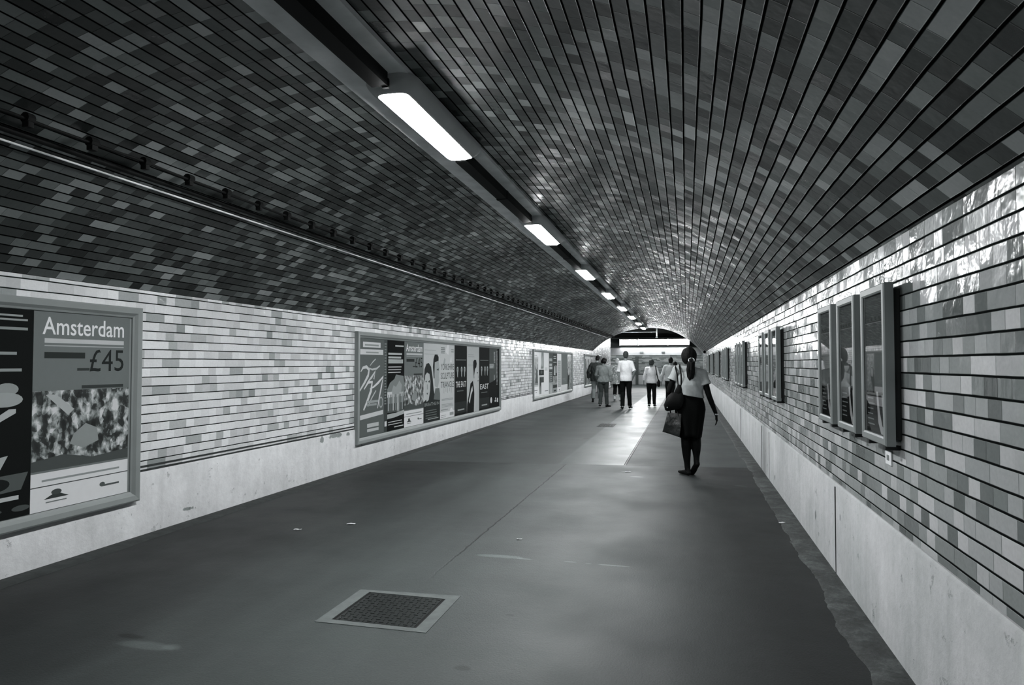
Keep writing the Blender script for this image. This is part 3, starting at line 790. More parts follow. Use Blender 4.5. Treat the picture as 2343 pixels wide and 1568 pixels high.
s = Sheet(1, PX, 21.46, 22.29, z0, z1, 0.81); s.bars(.15, .58, .75, .66, 3, .2, .3, .1); s.bars(.15, .08, .9, .11, 1, .15, .6); s.rect(.93, 0, 1, 1, .66)
s.done('nearly blank pale poster with three short lines, third in the third frame', G3)
s = Sheet(1, PX, 22.295, 22.98, z0, z1, .09); s.rect(.1, .68, .75, .74, .45); s.rect(.1, .80, .8, .87, .36); s.rect(.1, .60, .85, .66, .5); s.bars(.1, .3, .8, .55, 5, .4, .45); s.rect(0, 0, 1, .28, .34); s.poly([(.2, 0), (.4, .26), (.6, .24), (.8, 0)], .5)
s.done('dark grey poster with pale boxes over a paler foot, in the third frame', G3)
s = Sheet(1, PX, 22.985, 23.765, z0, z1, .05); s.bars(.15, .86, .9, .96, 2, .42, .5); s.bars(.1, .76, .95, .80, 1, .3, .7); s.poly([(.2, .45), (.3, .66), (.55, .70), (.6, .44)], .45); s.poly([(.65, .5), (.7, .7), (.9, .68), (.9, .5)], .35); s.rect(.0, .2, 1, .42, M['streaks']); s.rect(0, 0, 1, .12, .30); s.bars(.2, .03, .8, .08, 1, .05, .8)
s.done('black poster with pale bottles and lettering, fifth in the third frame', G3)
s = Sheet(1, PX, 23.77, 24.60, z0, z1, 0.73); s.rect(.1, .12, .9, .82, .36); s.bars(.12, .15, .85, .8, 14, .5, .3); s.oval(.5, .05, .1, .02, .2)
s.done('pale grey poster of small print beside the plain grey one', G3)
s = Sheet(1, PX, 24.605, 25.935, z0, z1, .16); s.rect(0, 0, 1, .165, .66); s.bars(.2, .26, .8, .36, 3, .24, .3)
s.done('plain mid-grey poster with a white foot in the third frame', G3)
s = Sheet(1, PX, 25.94, 26.93, z0, z1, .20); s.rect(0, .0, 1, 1, M['streaks']); s.poly([(.0, .3), (.1, .62), (.4, .66), (.5, .4), (.3, .2), (.2, .0), (0, 0)], .03); s.oval(.3, .52, .12, .12, .6)
s.done('mottled picture poster at the far end of the third frame', G3)
# farthest frame
poster_frame('billboard', 30.42, 36.6, .39, 1.89, 'long grey poster frame farthest along the left wall, behind the walkers')
z0, z1 = .480, 1.800
for i, (a, b, bg, lb) in enumerate(((30.51, 31.6, .36, 'streaky grey poster, first in the farthest frame'), (31.605, 32.4, .30, 'streaky poster with dark bars, second in the farthest frame'), (32.405, 33.3, .12, 'darker streaked poster in the middle of the farthest frame'), (33.305, 36.51, .52, 'wide pale poster at the far end of the farthest frame'))):
    s = Sheet(1, PX, a, b, z0, z1, bg)
    if i < 3: s.rect(.05, .03, .95, .97, M['streaks']); s.poly([(.1 + .1 * i, .0), (.25, .5), (.2, .9), (.4, .9), (.5, .4), (.4, 0)], .06); s.rect(.6, .05, .72, .6, .05)
    else: s.rect(.02, .0, .1, .3, .6); s.rect(.6, .7, .68, .95, .1); s.bars(.1, .7, .4, .9, 3, .4, .4)
    s.done(lb, G4)

# ------------------------------------------------------------------ glazed display cases on the right wall
CZ0, CZ1, CW = 1.058, 1.856, .455
def make_case():
    r = empty('display_case')
    H = CZ1 - CZ0; h = CW / 2; d0, d1 = -.080, -.034      # front and back of the door frame (towards -x)
    bm = bmesh.new(); box(bm, -.034, -.0005, -h + .02, h - .030, .03, H - .03, .003); obj('back_box', bm, M['case_dark'], r)
    fw = .042
    bm = bmesh.new(); box(bm, -.058, -.036, -h + fw + .002, h - fw - .002, fw + .002, H - fw - .002); obj('backing_board', bm, M['case_dark'], r)
    prof = [(d1, 0), (d0 + .006, 0), (d0, .006), (d0, .034), (d0 + .006, fw), (d1, fw)]
    def at(d, i, c): return (d, (-1, 1, 1, -1)[c] * (h - i), i if c < 2 else H - i)
    for nm, a, b in (('bottom_rail', 0, 1), ('stile', 1, 2), ('top_rail', 2, 3), ('stile', 3, 0)):
        bm = bmesh.new(); ring_loft(bm, [[at(d, i, a) for d, i in prof], [at(d, i, b) for d, i in prof]]); obj(nm, bm, M['case'], r)
    bm = bmesh.new(); box(bm, d0 + .009, d0 + .012, -h + fw + .0005, h - fw - .0005, fw + .0005, H - fw - .0005); obj('glass_pane', bm, M['glass'], r)
    for y in (-h + .06, h - .09):
        bm = bmesh.new(); box(bm, -.07, -.002, y - .018, y + .018, -.022, .0, .003); obj('bracket', bm, M['case_dark'], r)
    return r
case0 = None
starts = [(3.630, .615, 3.86), (7.700, .695, 7.9), (12.2, .70, 0), (17.2, .78, 0), (21.65, .80, 0), (26.2, .80, 0), (30.8, .8, 0)]
gname = ['nearest', 'second', 'third', 'fourth', 'fifth', 'sixth', 'farthest']
pname = ['nearest', 'middle', 'far']
for gi, (ys, pitch, _) in enumerate(starts):
    for k in range(3):
        yc = ys + CW / 2 + pitch * k + (.02 if k == 2 and gi == 0 else 0)
        if case0 is None: case0 = make_case(); c = case0
        else: c = copy_tree(case0)
        c.location = (XR, yc, CZ0)
        c['label'] = 'grey framed glass display case, %s of three in the %s group on the right wall' % (pname[k], gname[gi])
        c['category'] = 'display case'; c['group'] = 'display cases on the right wall'
        # the sheet inside, seen through the glass
        h = CW / 2 - .046
        sh = Sheet(-1, XR - .0585, yc + h, yc - h, CZ0 + .046, CZ1 - .046, .11 if gi != 1 else .22, name='advert_sheet', thick=.003)
        if gi == 0:
            sh.rect(0, 0, 1, .30, .012); sh.bars(.05, .05, .45, .28, 6, .30, .25, .3)
            sh.poly([(.52, .30), (.60, .31), (.68, .16), (.80, .06), (.95, .03), (.96, .0), (.74, .0), (.60, .08)], .62)
            sh.poly([(.78, .28), (.86, .28), (.93, .12), (.86, .08)], .45)
            if k == 0: sh.rect(0, .3, 1, .36, .10)
        else:
            sh.rect(0, 0, 1, .34, (.30, .05, .4)[(k + gi) % 3]); sh.bars(.1, .42, .9, .62, 5, (.5, .3, .4)[(gi + k) % 3], .35); sh.rect(.1, .68, .9, .94, (.10, .45, .05)[(gi + 2 * k) % 3])
            sh.rect(.5, .04, .8, .28, .55)
        sh.done('advertising sheet behind glass in the %s case of the %s right-hand group' % (pname[k], gname[gi]), 'advertising sheets in the display cases')
# small fixing plate under the nearest case
r = empty('wall_plate', (XR, 3.87, .976))
bm = bmesh.new(); box(bm, -.008, 0, -.05, .05, -.036, .036, .003); obj('plate', bm, M['pipe'], r)
bm = bmesh.new(); box(bm, -.010, -.006, -.02, .02, -.014, .014, .002); obj('hole_cover', bm, M['case'], r)
tag(r, 'small white plate with a grey centre on the bricks below the nearest display case', 'plate')

# ------------------------------------------------------------------ covers in the floor
r = empty('manhole_cover', (-1.71, 3.765, 0))
bm = bmesh.new(); n = 8
o_ = [(-.335, -.29), (.335, -.285), (.33, .315), (-.335, .27)]; i_ = [(-.258, -.238), (.258, -.238), (.258, .238), (-.258, .238)]
for k in range(4):
    a, b = o_[k], o_[(k + 1) % 4]; c_, d_ = i_[(k + 1) % 4], i_[k]
    f = [bm.verts.new((*q, z)) for z in (.003, -.03) for q in (a, b, c_, d_)]
    for q in ((0, 1, 2, 3), (7, 6, 5, 4), (0, 4, 5, 1), (1, 5, 6, 2), (2, 6, 7, 3), (3, 7, 4, 0)): bm.faces.new([f[j] for j in q])
obj('cement_surround', bm, M['concrete'], r)
bm = bmesh.new(); box(bm, -.256, .256, -.236, .236, -.03, .0006); obj('gap_frame', bm, M['black'], r)
bm = bmesh.new(); box(bm, -.240, .240, -.232, .232, -.02, .0022)
for ix in range(13):
    for iy in range(12):
        x = -.22 + ix * .0366; y = -.21 + iy * .038; a = .012
        if (ix + iy) % 2: x0, x1, y0_, y1_ = x - a, x + a, y - .0025, y + .0025
        else: x0, x1, y0_, y1_ = x - .0025, x + .0025, y - a, y + a
        box(bm, x0, x1, y0_, y1_, .002, .0045)
obj('tread_plate', bm, M['metal'], r)
tag(r, 'square dark tread-plate cover in a pale cement surround on the near floor', 'manhole cover')
r = empty('drain_grate', (-1.83, 16.1, 0))
bm = bmesh.new(); box(bm, -.19, .19, -.42, .42, -.01, .002); obj('dark_pit', bm, M['black'], r)
for i in range(10):
    bm = bmesh.new(); x = -.17 + i * .0378; box(bm, x - .007, x + .007, -.41, .41, .0, .006); obj('grate_bar', bm, M['metal'], r)
tag(r, 'small slotted drain grate in the floor before the group of walkers', 'drain')
# scraps of litter
for (x, y, sx, lb) in ((-2.96, 5.64, .035, 'tiny white paper scrap on the asphalt left of the seam, the larger of two'), (-3.31, 5.33, .028, 'thin white paper shred nearest the left wall'), (-1.35, 5.50, .022, 'small round white scrap on the near floor right of the seam'), (-.77, 9.26, .04, 'flat white scrap at the edge of the paler slabs'), (.85, 6.66, .04, 'curled white scrap in the gutter by the right wall')):
    bm = bmesh.new(); t_ = bmesh.new(); bmesh.ops.create_grid(t_, x_segments=5, y_segments=4, size=1)
    for v in t_.verts: v.co = V((v.co.x * sx * (1 + .2 * noise.noise((v.co.x * 3 + x, 1, 0))), v.co.y * sx * .45 + v.co.x * sx * .3, .004 + .010 * abs(noise.noise((v.co.x * 2 + x, v.co.y * 2, 4)))))
    r_ = bmesh.ops.extrude_face_region(t_, geom=list(t_.faces))
    for v in [g for g in r_['geom'] if isinstance(g, bmesh.types.BMVert)]: v.co.z += .0012
    merge(bm, t_)
    o = obj('paper_scrap', bm, M['paper']); o.location = (x, y, 0); tag(o, lb, 'litter', 'paper scraps on the floor')
#PEOPLE-BEGIN
# ------------------------------------------------------------------ people, all walking away down the tunnel (local +y is ahead)
M['skin_dark'] = plain(.005, .65, .09, 0, 30, .2, 0, 'dark_skin')
M['skin'] = plain(.24, .55, .4, 0, 30, .15, 0, 'skin_tone')
M['hair_black'] = plain(.003, .7, .2, 0, 60, .6, .004, 'black_hair')
M['hair_grey'] = plain(.045, .7, .2, 0, 60, .7, .004, 'grey_hair')
M['hair_pale'] = plain(.50, .6, .4, 0, 50, .6, .004, 'pale_hair')
def cloth(g, nm): return plain(g, .9, .08, 0, 26, .18, .002, nm)
M['shirt_white'] = cloth(.72, 'white_cotton'); M['shirt_grey'] = cloth(.46, 'pale_grey_cotton')
M['tee'] = cloth(.43, 'pale_tee_cotton'); M['black_cloth'] = cloth(.0035, 'black_cloth'); M['trouser_black'] = cloth(.006, 'black_trouser_cloth')
M['jacket_grey'] = cloth(.035, 'grey_jacket_cloth'); M['trouser_grey'] = cloth(.22, 'grey_trouser_cloth')
M['trouser_slate'] = cloth(.06, 'slate_trouser_cloth')
M['leather'] = plain(.003, .6, .16, 0, 30, .3, .002, 'black_leather'); M['shoe_pale'] = plain(.55, .6, .4, 0, 30, .1, 0, 'pale_shoe')
M['plastic_bag'] = plain(.018, .35, .4, 0, 7, .9, .02, 'dark_carrier_bag'); M['silver'] = plain(.7, .2, .5, 1.0, 9, .05, 0, 'silver')
M['eye'] = plain(.03, .2, .5, 0, 9, .05, 0, 'eye_dark')

TORSO = {'m': [(.86, .150, .105), (.95, .165, .115), (1.08, .150, .108), (1.25, .170, .122), (1.36, .168, .112), (1.44, .115, .082)],
         'f': [(.86, .160, .112), (.94, .178, .122), (1.08, .130, .098), (1.25, .152, .118), (1.36, .146, .100), (1.43, .095, .070)]}

def folds(bm, amp, fx=9, fz=4, seed=0):
    bm.normal_update()
    mv = []
    for v in bm.verts:
        c = v.co; q = V((c.x * fx + seed, c.y * fx, c.z * fz + c.x * 3))
        mv.append(v.normal * (amp * (noise.noise(q) + .5 * noise.noise(q * 2.1))))
    for v, d in zip(bm.verts, mv): v.co += d

class Person:
    def __init__(s, label, loc, H, sex='m', rz=0.0, bw=1.0, vox=.0075, skin=None, lean=0.0, fwd=0.0, bend=0.0, head=None, group=None, legw=1.0, **J):
        s.legw = legw
        s.r = empty('person', loc, rz); s.k = H / 1.75; s.sex = sex; s.bw = bw; s.vox = vox; s.skin = skin or M['skin']
        k = s.k; s.lean = lean; s.fwd = fwd; s.bend = bend
        D = dict(hip=(.088, 0, .92), knee=(.098, .02, .50), ankle=(.098, -.01, .085), sh=(.178 * bw, -.005, 1.405), elbow=(.235 * bw, -.03, 1.13), wrist=(.245 * bw, .05, .90))
        s.J = {}
        for n, p in D.items():
            for sd, sg in (('L', -1), ('R', 1)): s.J[n + sd] = V((p[0] * sg, p[1], p[2])) * k
        s.J['neck'] = V((0, -.012, 1.46)) * k; s.J['skull'] = V((0, .012, 1.57)) * k
        s.J['head'] = V((0, .02, 1.638)) * k
        s.toe = {'L': V((-.2, 1, 0)), 'R': V((.2, 1, 0))}
        s.handdir = {'L': V((.0, .12, -1)), 'R': V((.0, .12, -1))}
        for n, p in J.items():
            if n.startswith('toe'): s.toe[n[3:]] = V(p)
            elif n.startswith('hand'): s.handdir[n[4:]] = V(p)
            else: s.J[n] = V(p)
        s.tilt = head or (0, 0)          # nod forward, roll to the right (radians)
        tag(s.r, label, 'person', group)
    def warp(s, bm):
        z0 = .95 * s.k
        for v in bm.verts:
            h = max(0, v.co.z - z0)
            v.co.x += s.lean * h
            v.co.y += s.fwd * h + s.bend * h * h
    def headpose(s):
        return Matrix.Translation(s.J['skull']) @ Matrix.Rotation(s.tilt[1], 4, 'Y') @ Matrix.Rotation(-s.tilt[0], 4, 'X') @ Matrix.Translation(-s.J['skull'])
    def leg(s, sd, f=1.0, add=0.0, z1=None, n=16):
        J = s.J; k = s.k; a, b, c = J['hip' + sd], J['knee' + sd], J['ankle' + sd]
        sg = -1 if sd == 'L' else 1
        P = [(a + V((0, 0, .02 * k)), .088), (a.lerp(b, .35), .084), (a.lerp(b, .75), .064), (b, .056), (b.lerp(c, .25) + V((0, -.012 * k, 0)), .057), (b.lerp(c, .5) + V((0, -.008 * k, 0)), .050), (b.lerp(c, .8), .036), (c, .034)]
        P = [(p, r * k * f * s.legw + add) for p, r in P]
        if z1 is not None:
            Q = []
            for i, (p, r) in enumerate(P):
                if p.z >= z1: Q.append((p, r))
                else:
                    p0, r0 = Q[-1]; t = (p0.z - z1) / max(1e-6, p0.z - p.z); Q.append((p0.lerp(p, t), r0 + (r - r0) * t)); break
            P = Q
        return P
    def arm(s, sd, f=1.0, add=0.0, t1=1.0):
        J = s.J; k = s.k; a, b, c = J['sh' + sd], J['elbow' + sd], J['wrist' + sd]
        P = [(a, .052), (a.lerp(b, .3), .049), (a.lerp(b, .7), .042), (b, .038), (b.lerp(c, .3), .038), (b.lerp(c, .7), .030), (c, .025)]
        T = [0, .15, .35, .5, .65, .85, 1.0]
        out = []
        for (p, r), t in zip(P, T):
            if t <= t1 + 1e-6: out.append((p, r * k * f + add))
            else:
                p0, r0 = P[T.index(t) - 1]; t0 = T[T.index(t) - 1]; u = (t1 - t0) / (t - t0)
                if u > .05: out.append((p0.lerp(p, u), (r0 + (r - r0) * u) * k * f + add))
                break
        return out
    def torso(s, add=0.0, z0=None, z1=None, flare=0.0):
        k = s.k; P = [(z * k, rx * k * s.bw, ry * k) for z, rx, ry in TORSO[s.sex]]
        z0 = P[0][0] if z0 is None else z0; z1 = P[-1][0] if z1 is None else z1
        def at(z):
            if z <= P[0][0]: return P[0][1:]
            for a, b in zip(P, P[1:]):
                if z <= b[0]:
                    t = (z - a[0]) / (b[0] - a[0]); return (a[1] + (b[1] - a[1]) * t, a[2] + (b[2] - a[2]) * t)
            return P[-1][1:]
        n = 9; out = []
        for i in range(n + 1):
            z = z0 + (z1 - z0) * i / n; rx, ry = at(z); fl = flare * (1 - i / n)
            out.append((V((0, 0, z)), rx + add + fl, ry + add + fl))
        return out
    def hand(s, bm, sd):
        k = s.k; w = s.J['wrist' + sd]; d = s.handdir[sd].normalized(); sg = -1 if sd == 'L' else 1
        n = V((-sg, 0, 0)); n = (n - d * n.dot(d)).normalized(); l = d.cross(n).normalized()      # palm normal, spread axis
        if l.y < 0: l = -l
        pal = w + d * .085 * k
        tube(bm, [(w, .022 * k, .026 * k), (w + d * .03 * k, .017 * k, .034 * k), (pal, .015 * k, .040 * k)], n=12, lat=n)
        for i, (o, L) in enumerate(((.030, .070), (.010, .080), (-.010, .074), (-.029, .058))):
            a = pal + l * o * k - d * .012 * k
            dd = (d + l * o * 2.0).normalized()
            b = a + dd * L * .5 * k + n * .006 * k; c = b + (dd * .9 + n * .35).normalized() * L * .33 * k; e = c + (dd * .7 + n * .7).normalized() * L * .28 * k
            tube(bm, [(a, .0090 * k), (b, .0086 * k), (c, .0078 * k), (e, .0066 * k)], n=8, lat=n)
        a = w + d * .025 * k + l * .024 * k
        b = a + (d * .75 + l * .75).normalized() * .038 * k + n * .008 * k; c = b + (d + l * .25).normalized() * .032 * k + n * .006 * k
        tube(bm, [(a, .013 * k), (b, .0105 * k), (c, .0085 * k)], n=8, lat=n)
    def foot_line(s, sd):
        k = s.k; a = s.J['ankle' + sd]; t = s.toe[sd]; t = t.normalized() if abs(t.z) < .01 else t.normalized()
        heel = a + V((0, 0, -.050 * k)) - t * .030 * k
        ball = heel + t * .155 * k; tip = heel + t * .215 * k
        return heel, ball, tip
    def body(s):
        k = s.k; bm = bmesh.new(); J = s.J
        tube(bm, s.torso(0, .90 * s.k), n=24, round_ends=False)
        ell(bm, (0, .005, .92 * k), .160 * k * s.bw, .112 * k, .10 * k)
        tube(bm, [(J['shL'], .054 * k), (V((0, -.01, J['shL'].z * .5 + J['shR'].z * .5 + .012 * k)), .06 * k), (J['shR'], .054 * k)], n=14, lat=V((0, 1, 0)))
        for sd in 'LR':
            tube(bm, s.leg(sd)); tube(bm, s.arm(sd)); s.hand(bm, sd)
            h, b, t = s.foot_line(sd); a = J['ankle' + sd]
            tube(bm, [(a + V((0, 0, .02 * k)), .034 * k), (h + V((0, 0, .022 * k)), .033 * k)], n=10)
            tube(bm, [(h + V((0, 0, .004)), .030 * k, .030 * k), (h.lerp(b, .5) + V((0, 0, .010 * k)), .034 * k, .030 * k), (b, .040 * k, .020 * k), (t - V((0, 0, .006 * k)), .034 * k, .014 * k)], n=12, lat=s.toe[sd].cross(V((0, 0, 1))).normalized())
        nk, sk, hd = J['neck'], J['skull'], J['head']
        tube(bm, [(nk - V((0, 0, .06 * k)), .062 * k), (nk, .052 * k), (sk, .050 * k)], n=14)
        t = bmesh.new()
        ell(t, hd, .075 * k, .094 * k, .112 * k)
        tube(t, [(hd + V((0, .03, -.045)) * k, .060 * k, .062 * k), (hd + V((0, .052, -.098)) * k, .036 * k, .030 * k)], n=14)
        tube(t, [(hd + V((0, .088, .01)) * k, .009 * k), (hd + V((0, .108, -.022)) * k, .014 * k), (hd + V((0, .098, -.034)) * k, .015 * k)], n=8)
        ell(t, hd + V((0, .090, -.062)) * k, .024 * k, .010 * k, .009 * k); ell(t, hd + V((0, .086, .022)) * k, .050 * k, .012 * k, .008 * k)
        for sg in (-1, 1): ell(t, hd + V((sg * .077, .0, -.012)) * k, .010 * k, .018 * k, .031 * k)
        bmesh.ops.transform(t, matrix=s.headpose(), verts=t.verts); merge(bm, t)
        bm = remeshed(bm, s.vox, 5); s.warp(bm)
        obj('body', bm, s.skin, s.r, smooth=True)
        for sg in (-1, 1):
            t = bmesh.new(); ell(t, hd + V((sg * .030, .083, .005)) * k, .012 * k, .010 * k, .009 * k, seg=10)
            bmesh.ops.transform(t, matrix=s.headpose(), verts=t.verts); s.warp(t); obj('eye', t, M['eye'], s.r, smooth=True)
    def add(s, name, bm, mat, fold=0.0, fx=9, fz=4, rem=True, sm=3, label=None, thick=None):
        if rem: bm = remeshed(bm, thick or s.vox, sm)
        if fold: folds(bm, fold, fx, fz, rnd.random() * 9)
        s.warp(bm)
        o = obj(name, bm, mat, s.r, smooth=True)
        if label: o['label'] = label
        return o
    def shirt(s, mat, hem, sleeve, name='shirt', add=.017, flare=.012, fold=.010, collar=True, cuff=.012):
        bm = bmesh.new()
        tube(bm, s.torso(add, hem, None, flare), n=28, round_ends=False)
        J = s.J; k = s.k
        tube(bm, [(J['shL'], .054 * k + add * .8), (V((0, -.01, (J['shL'].z + J['shR'].z) / 2 + .014 * k)), .062 * k + add * .5), (J['shR'], .054 * k + add * .8)], n=14, lat=V((0, 1, 0)))
        for sd in 'LR': 
            sl = s.arm(sd, 1.0, add * .8, sleeve); sl[-1] = (sl[-1][0], sl[-1][1] + cuff); tube(bm, sl, n=16, round_ends=False)
        o = s.add(name, bm, mat, fold, 7, 5)
        if collar:
            bm = bmesh.new(); nk = J['neck']
            tube(bm, [(nk + V((0, 0, -.03)) * k, .072 * k, .070 * k), (nk + V((0, 0, .008)) * k, .062 * k, .060 * k)], n=18, round_ends=False)
            c = s.add('collar', bm, mat, rem=False); c.parent = o
        return o
    def trousers(s, mat, hem, add=.014, name='trousers', top=1.0, wide=1.0):
        k = s.k; bm = bmesh.new()
        tube(bm, s.torso(.020, .86 * k, top * k), n=24, round_ends=False); ell(bm, (0, .003, .90 * k), .165 * k * s.bw + .02, .115 * k + .022, .125 * k)
        for sd in 'LR':
            L = s.leg(sd, 1.0, 0, hem); n = len(L)
            tube(bm, [(p, max(r + add, (.062 * wide) * k if i > 2 else 0)) for i, (p, r) in enumerate(L)], n=18, round_ends=False)
        return s.add(name, bm, mat, .007, 8, 5)
    def shoes(s, mat, high=.05):
        k = s.k
        for sd in 'LR':
            h, b, t = s.foot_line(sd); a = s.J['ankle' + sd]; lat = s.toe[sd].cross(V((0, 0, 1))).normalized(); up = V((0, 0, 1)); bm = bmesh.new()
            tube(bm, [(h + up * .008 * k, .036 * k, .041 * k), (h.lerp(b, .5) + up * .010 * k, .040 * k, .040 * k), (b + up * .0 * k, .048 * k, .032 * k), (t - up * .004 * k, .040 * k, .026 * k)], n=14, lat=lat)
            tube(bm, [(h + up * .01 * k, .036 * k), (a + up * (high - .05) * k, .040 * k)], n=12)
            o = s.add('shoe', bm, mat, rem=True, sm=2)
    def hair(s, mat, pieces):
        bm = bmesh.new(); hd = s.J['head']; k = s.k
        for c, rx, ry, rz in pieces: ell(bm, hd + V(c) * k, rx * k, ry * k, rz * k)
        bm = remeshed(bm, .007, 3); folds(bm, .006, 26, 10)
        bmesh.ops.transform(bm, matrix=s.headpose(), verts=bm.verts); s.warp(bm)
        return obj('hair', bm, mat, s.r, smooth=True)
SHORT = [((0, -.012, .022), .083, .102, .104), ((0, -.045, -.035), .070, .065, .065)]
BOB = [((0, -.010, .020), .094, .110, .106), ((0, -.035, -.045), .096, .088, .080)]

# the walker nearest the viewer
w1 = Person('person in pale tee and black skirt with long dark ponytail, walking alone', (.035, 9.17, 0), 1.655, 'f', vox=.0065, skin=M['skin_dark'],
            hipL=(-.068, .0, .87), kneeL=(-.050, .03, .485), ankleL=(-.028, -.01, .080), hipR=(.078, .0, .87), kneeR=(.084, .03, .475), ankleR=(.085, -.03, .185),
            shL=(-.150, -.005, 1.372), shR=(.168, -.01, 1.325), elbowL=(-.262, -.045, 1.085), wristL=(-.215, .16, .985), elbowR=(.250, -.05, 1.035), wristR=(.336, .01, .800),
            neck=(.012, -.01, 1.395), skull=(.034, .012, 1.475), head=(.050, .022, 1.540), toeL=(-.62, 1, 0), toeR=(-.30, .60, -.62), handL=(.2, .8, -.5), handR=(.10, .12, -1), legw=1.16)
w1.body()
tee = w1.shirt(M['tee'], 1.045, .24, 'tee_shirt', .020, .030, .0, collar=False, cuff=.018)
for v in tee.data.vertices:           # hem slung lower on the right, cloth falling in slanting folds
    c = v.co; t_ = max(0, min(1, (1.36 - c.z) / .3))
    d = c.x * .9 + c.z * .55; cr = sin(d * 20 + 1.8 * noise.noise(c * 4)) ** 2
    v.co += V((c.x, c.y, 0)).normalized() * (.017 * t_ * cr + .004 * noise.noise(c * 12))
    if c.z < 1.2: v.co.z -= (c.x + .02) * .17 * (1.2 - c.z) / .15
tee.data.update()
bm = bmesh.new(); rings = []
for i in range(15):
    t = i / 14; z = 1.06 - .555 * t
    rx = .150 + .044 * sin(min(1, t * 2.6) * pi / 2) - .066 * max(0, t - .35) / .65; ry = .120 + .040 * sin(min(1, t * 2) * pi / 2); cx_ = .006 + .006 * t
    rings.append([(cx_ + (rx + .011 * t * cos(7 * a + 1) + .006 * t * cos(13 * a)) * cos(a), (ry + .011 * t * cos(7 * a + 1)) * sin(a), z + .012 * t * sin(3 * a)) for a in [2 * pi * q / 84 for q in range(84)]])
inner = [[(x * .965 + .0002, y * .965, z) for x, y, z in r_] for r_ in rings[::-1]]
ring_loft(bm, rings + inner, cap=False)
w1.add('skirt', bm, M['black_cloth'], rem=False)
w1.shoes(M['leather'], .03)
hr = w1.hair(M['hair_black'], [((0, -.012, .018), .108, .118, .114), ((0, -.05, -.02), .098, .085, .098), ((0, -.02, .06), .085, .09, .078)])
bm = bmesh.new(); hd = w1.J['head']
tube(bm, [(hd + V((.030, -.105, -.035)), .026), (hd + V((.030, -.150, -.085)), .050, .042), (hd + V((.022, -.150, -.17)), .056, .044), (hd + V((.014, -.140, -.26)), .044, .034), (hd + V((.006, -.135, -.33)), .018, .014)], n=18)
bm = remeshed(bm, .006, 2); folds(bm, .010, 40, 5); obj('ponytail', bm, M['hair_black'], w1.r, smooth=True)
bm = bmesh.new(); c0 = hd + V((.030, -.138, -.046))
rings = []
for i in range(20):
    a = 2 * pi * i / 20; ctr = c0 + V((cos(a) * .036, sin(a) * .018, sin(a) * .026)); o_ = V((cos(a), sin(a) * .4, sin(a))).normalized()
    rings.append([ctr + o_ * .005 * cos(b) + V((0, -.8, .5)).normalized() * .009 * sin(b) for b in [2 * pi * q / 8 for q in range(8)]])
R_ = ring_loft(bm, rings, cap=False)
for q in range(8): bm.faces.new((R_[-1][q], R_[-1][(q + 1) % 8], R_[0][(q + 1) % 8], R_[0][q]))
obj('hair_tie', bm, M['pipe'], w1.r, smooth=True)
bm = bmesh.new(); wr = w1.J['wristR']; tube(bm, [(wr + V((0, 0, .010)), .031), (wr + V((0, 0, -.006)), .031)], n=16, round_ends=False); obj('bracelet', bm, M['silver'], w1.r, smooth=True, angle=.6)
bm = bmesh.new(); ell(bm, hd + V((-.080, .0, -.052)), .007, .007, .012, seg=10); obj('earring', bm, M['silver'], w1.r, smooth=True)

# her bags
r = empty('shoulder_bag', (-.155, 9.05, .86))
bm = bmesh.new()
rings = []
for i, (z, hx, hy) in enumerate(((0, .085, .040), (.015, .115, .055), (.08, .128, .065), (.15, .118, .058), (.20, .095, .042), (.225, .070, .022))):
    rings.append([(hx * math.copysign(abs(cos(a)) ** .6, cos(a)) + (.015 if z > .1 else 0), hy * math.copysign(abs(sin(a)) ** .7, sin(a)), z + .02 * cos(a)) for a in [2 * pi * q / 28 for q in range(28)]])
ring_loft(bm, rings); folds(bm, .012, 14, 9)
obj('bag_body', bm, M['leather'], r, smooth=True)
def strap(pts, wd, th):
    bm = bmesh.new(); tube(bm, [(V(p), wd, th) for p in pts], n=10, round_ends=False); return bm
for dx, tp in ((-.0, .0), (.050, .012)):
    obj('strap', strap([(.000 + dx * .8, -.01, .19), (.052 + dx * .8, -.012, .32), (.040 + dx, -.010, .46), (.020 + dx, .040, .545 + tp), (.020 + dx, .115, .575 + tp), (.02 + dx, .19, .545 + tp), (.02 + dx, .235, .44)], .009, .004), M['leather'], r, smooth=True)
bm = bmesh.new(); tube(bm, [((.045, -.02, .20), .045, .012), ((.065, -.018, .27), .034, .010), ((.068, -.012, .32), .022, .006)], n=14); obj('strap_tab', bm, M['leather'], r, smooth=True)
bm = bmesh.new(); ell(bm, (-.085, -.062, .03), .008, .006, .008, seg=10); obj('buckle', bm, M['silver'], r, smooth=True)
tag(r, 'slouchy black shoulder bag with twin straps on the left shoulder of the tee-shirt walker', 'bag')
r = empty('carrier_bag', (-.155, 9.07, .52))
bm = bmesh.new()
rings = [[(-.155, -.03, .055), (.055, -.055, -.005), (.085, .055, .0), (-.12, .075, .05)], [(-.15, -.035, .06), (.062, -.06, .0), (.09, .06, .005), (-.115, .08, .055)],
         [(-.120, -.045, .17), (.085, -.065, .13), (.09, .05, .14), (-.10, .07, .17)], [(-.085, -.015, .305), (.088, -.025, .285), (.088, .015, .285), (-.08, .025, .305)]]
t_ = bmesh.new(); ring_loft(t_, rings)
bmesh.ops.subdivide_edges(t_, edges=list(t_.edges), cuts=5, use_grid_fill=True); merge(bm, t_); bmesh.ops.remove_doubles(bm, verts=bm.verts, dist=.0005); folds(bm, .009, 9, 5, 3)
obj('bag_body', bm, M['plastic_bag'], r, smooth=True, angle=.7)
for dx in (-.045, .045):
    obj('handle', strap([(dx, .0, .29), (dx * .9 - .02, .06, .38), (dx * .5 - .05, .16, .43), (dx * .3 - .05, .26, .445)], .008, .003), M['plastic_bag'], r, smooth=True)
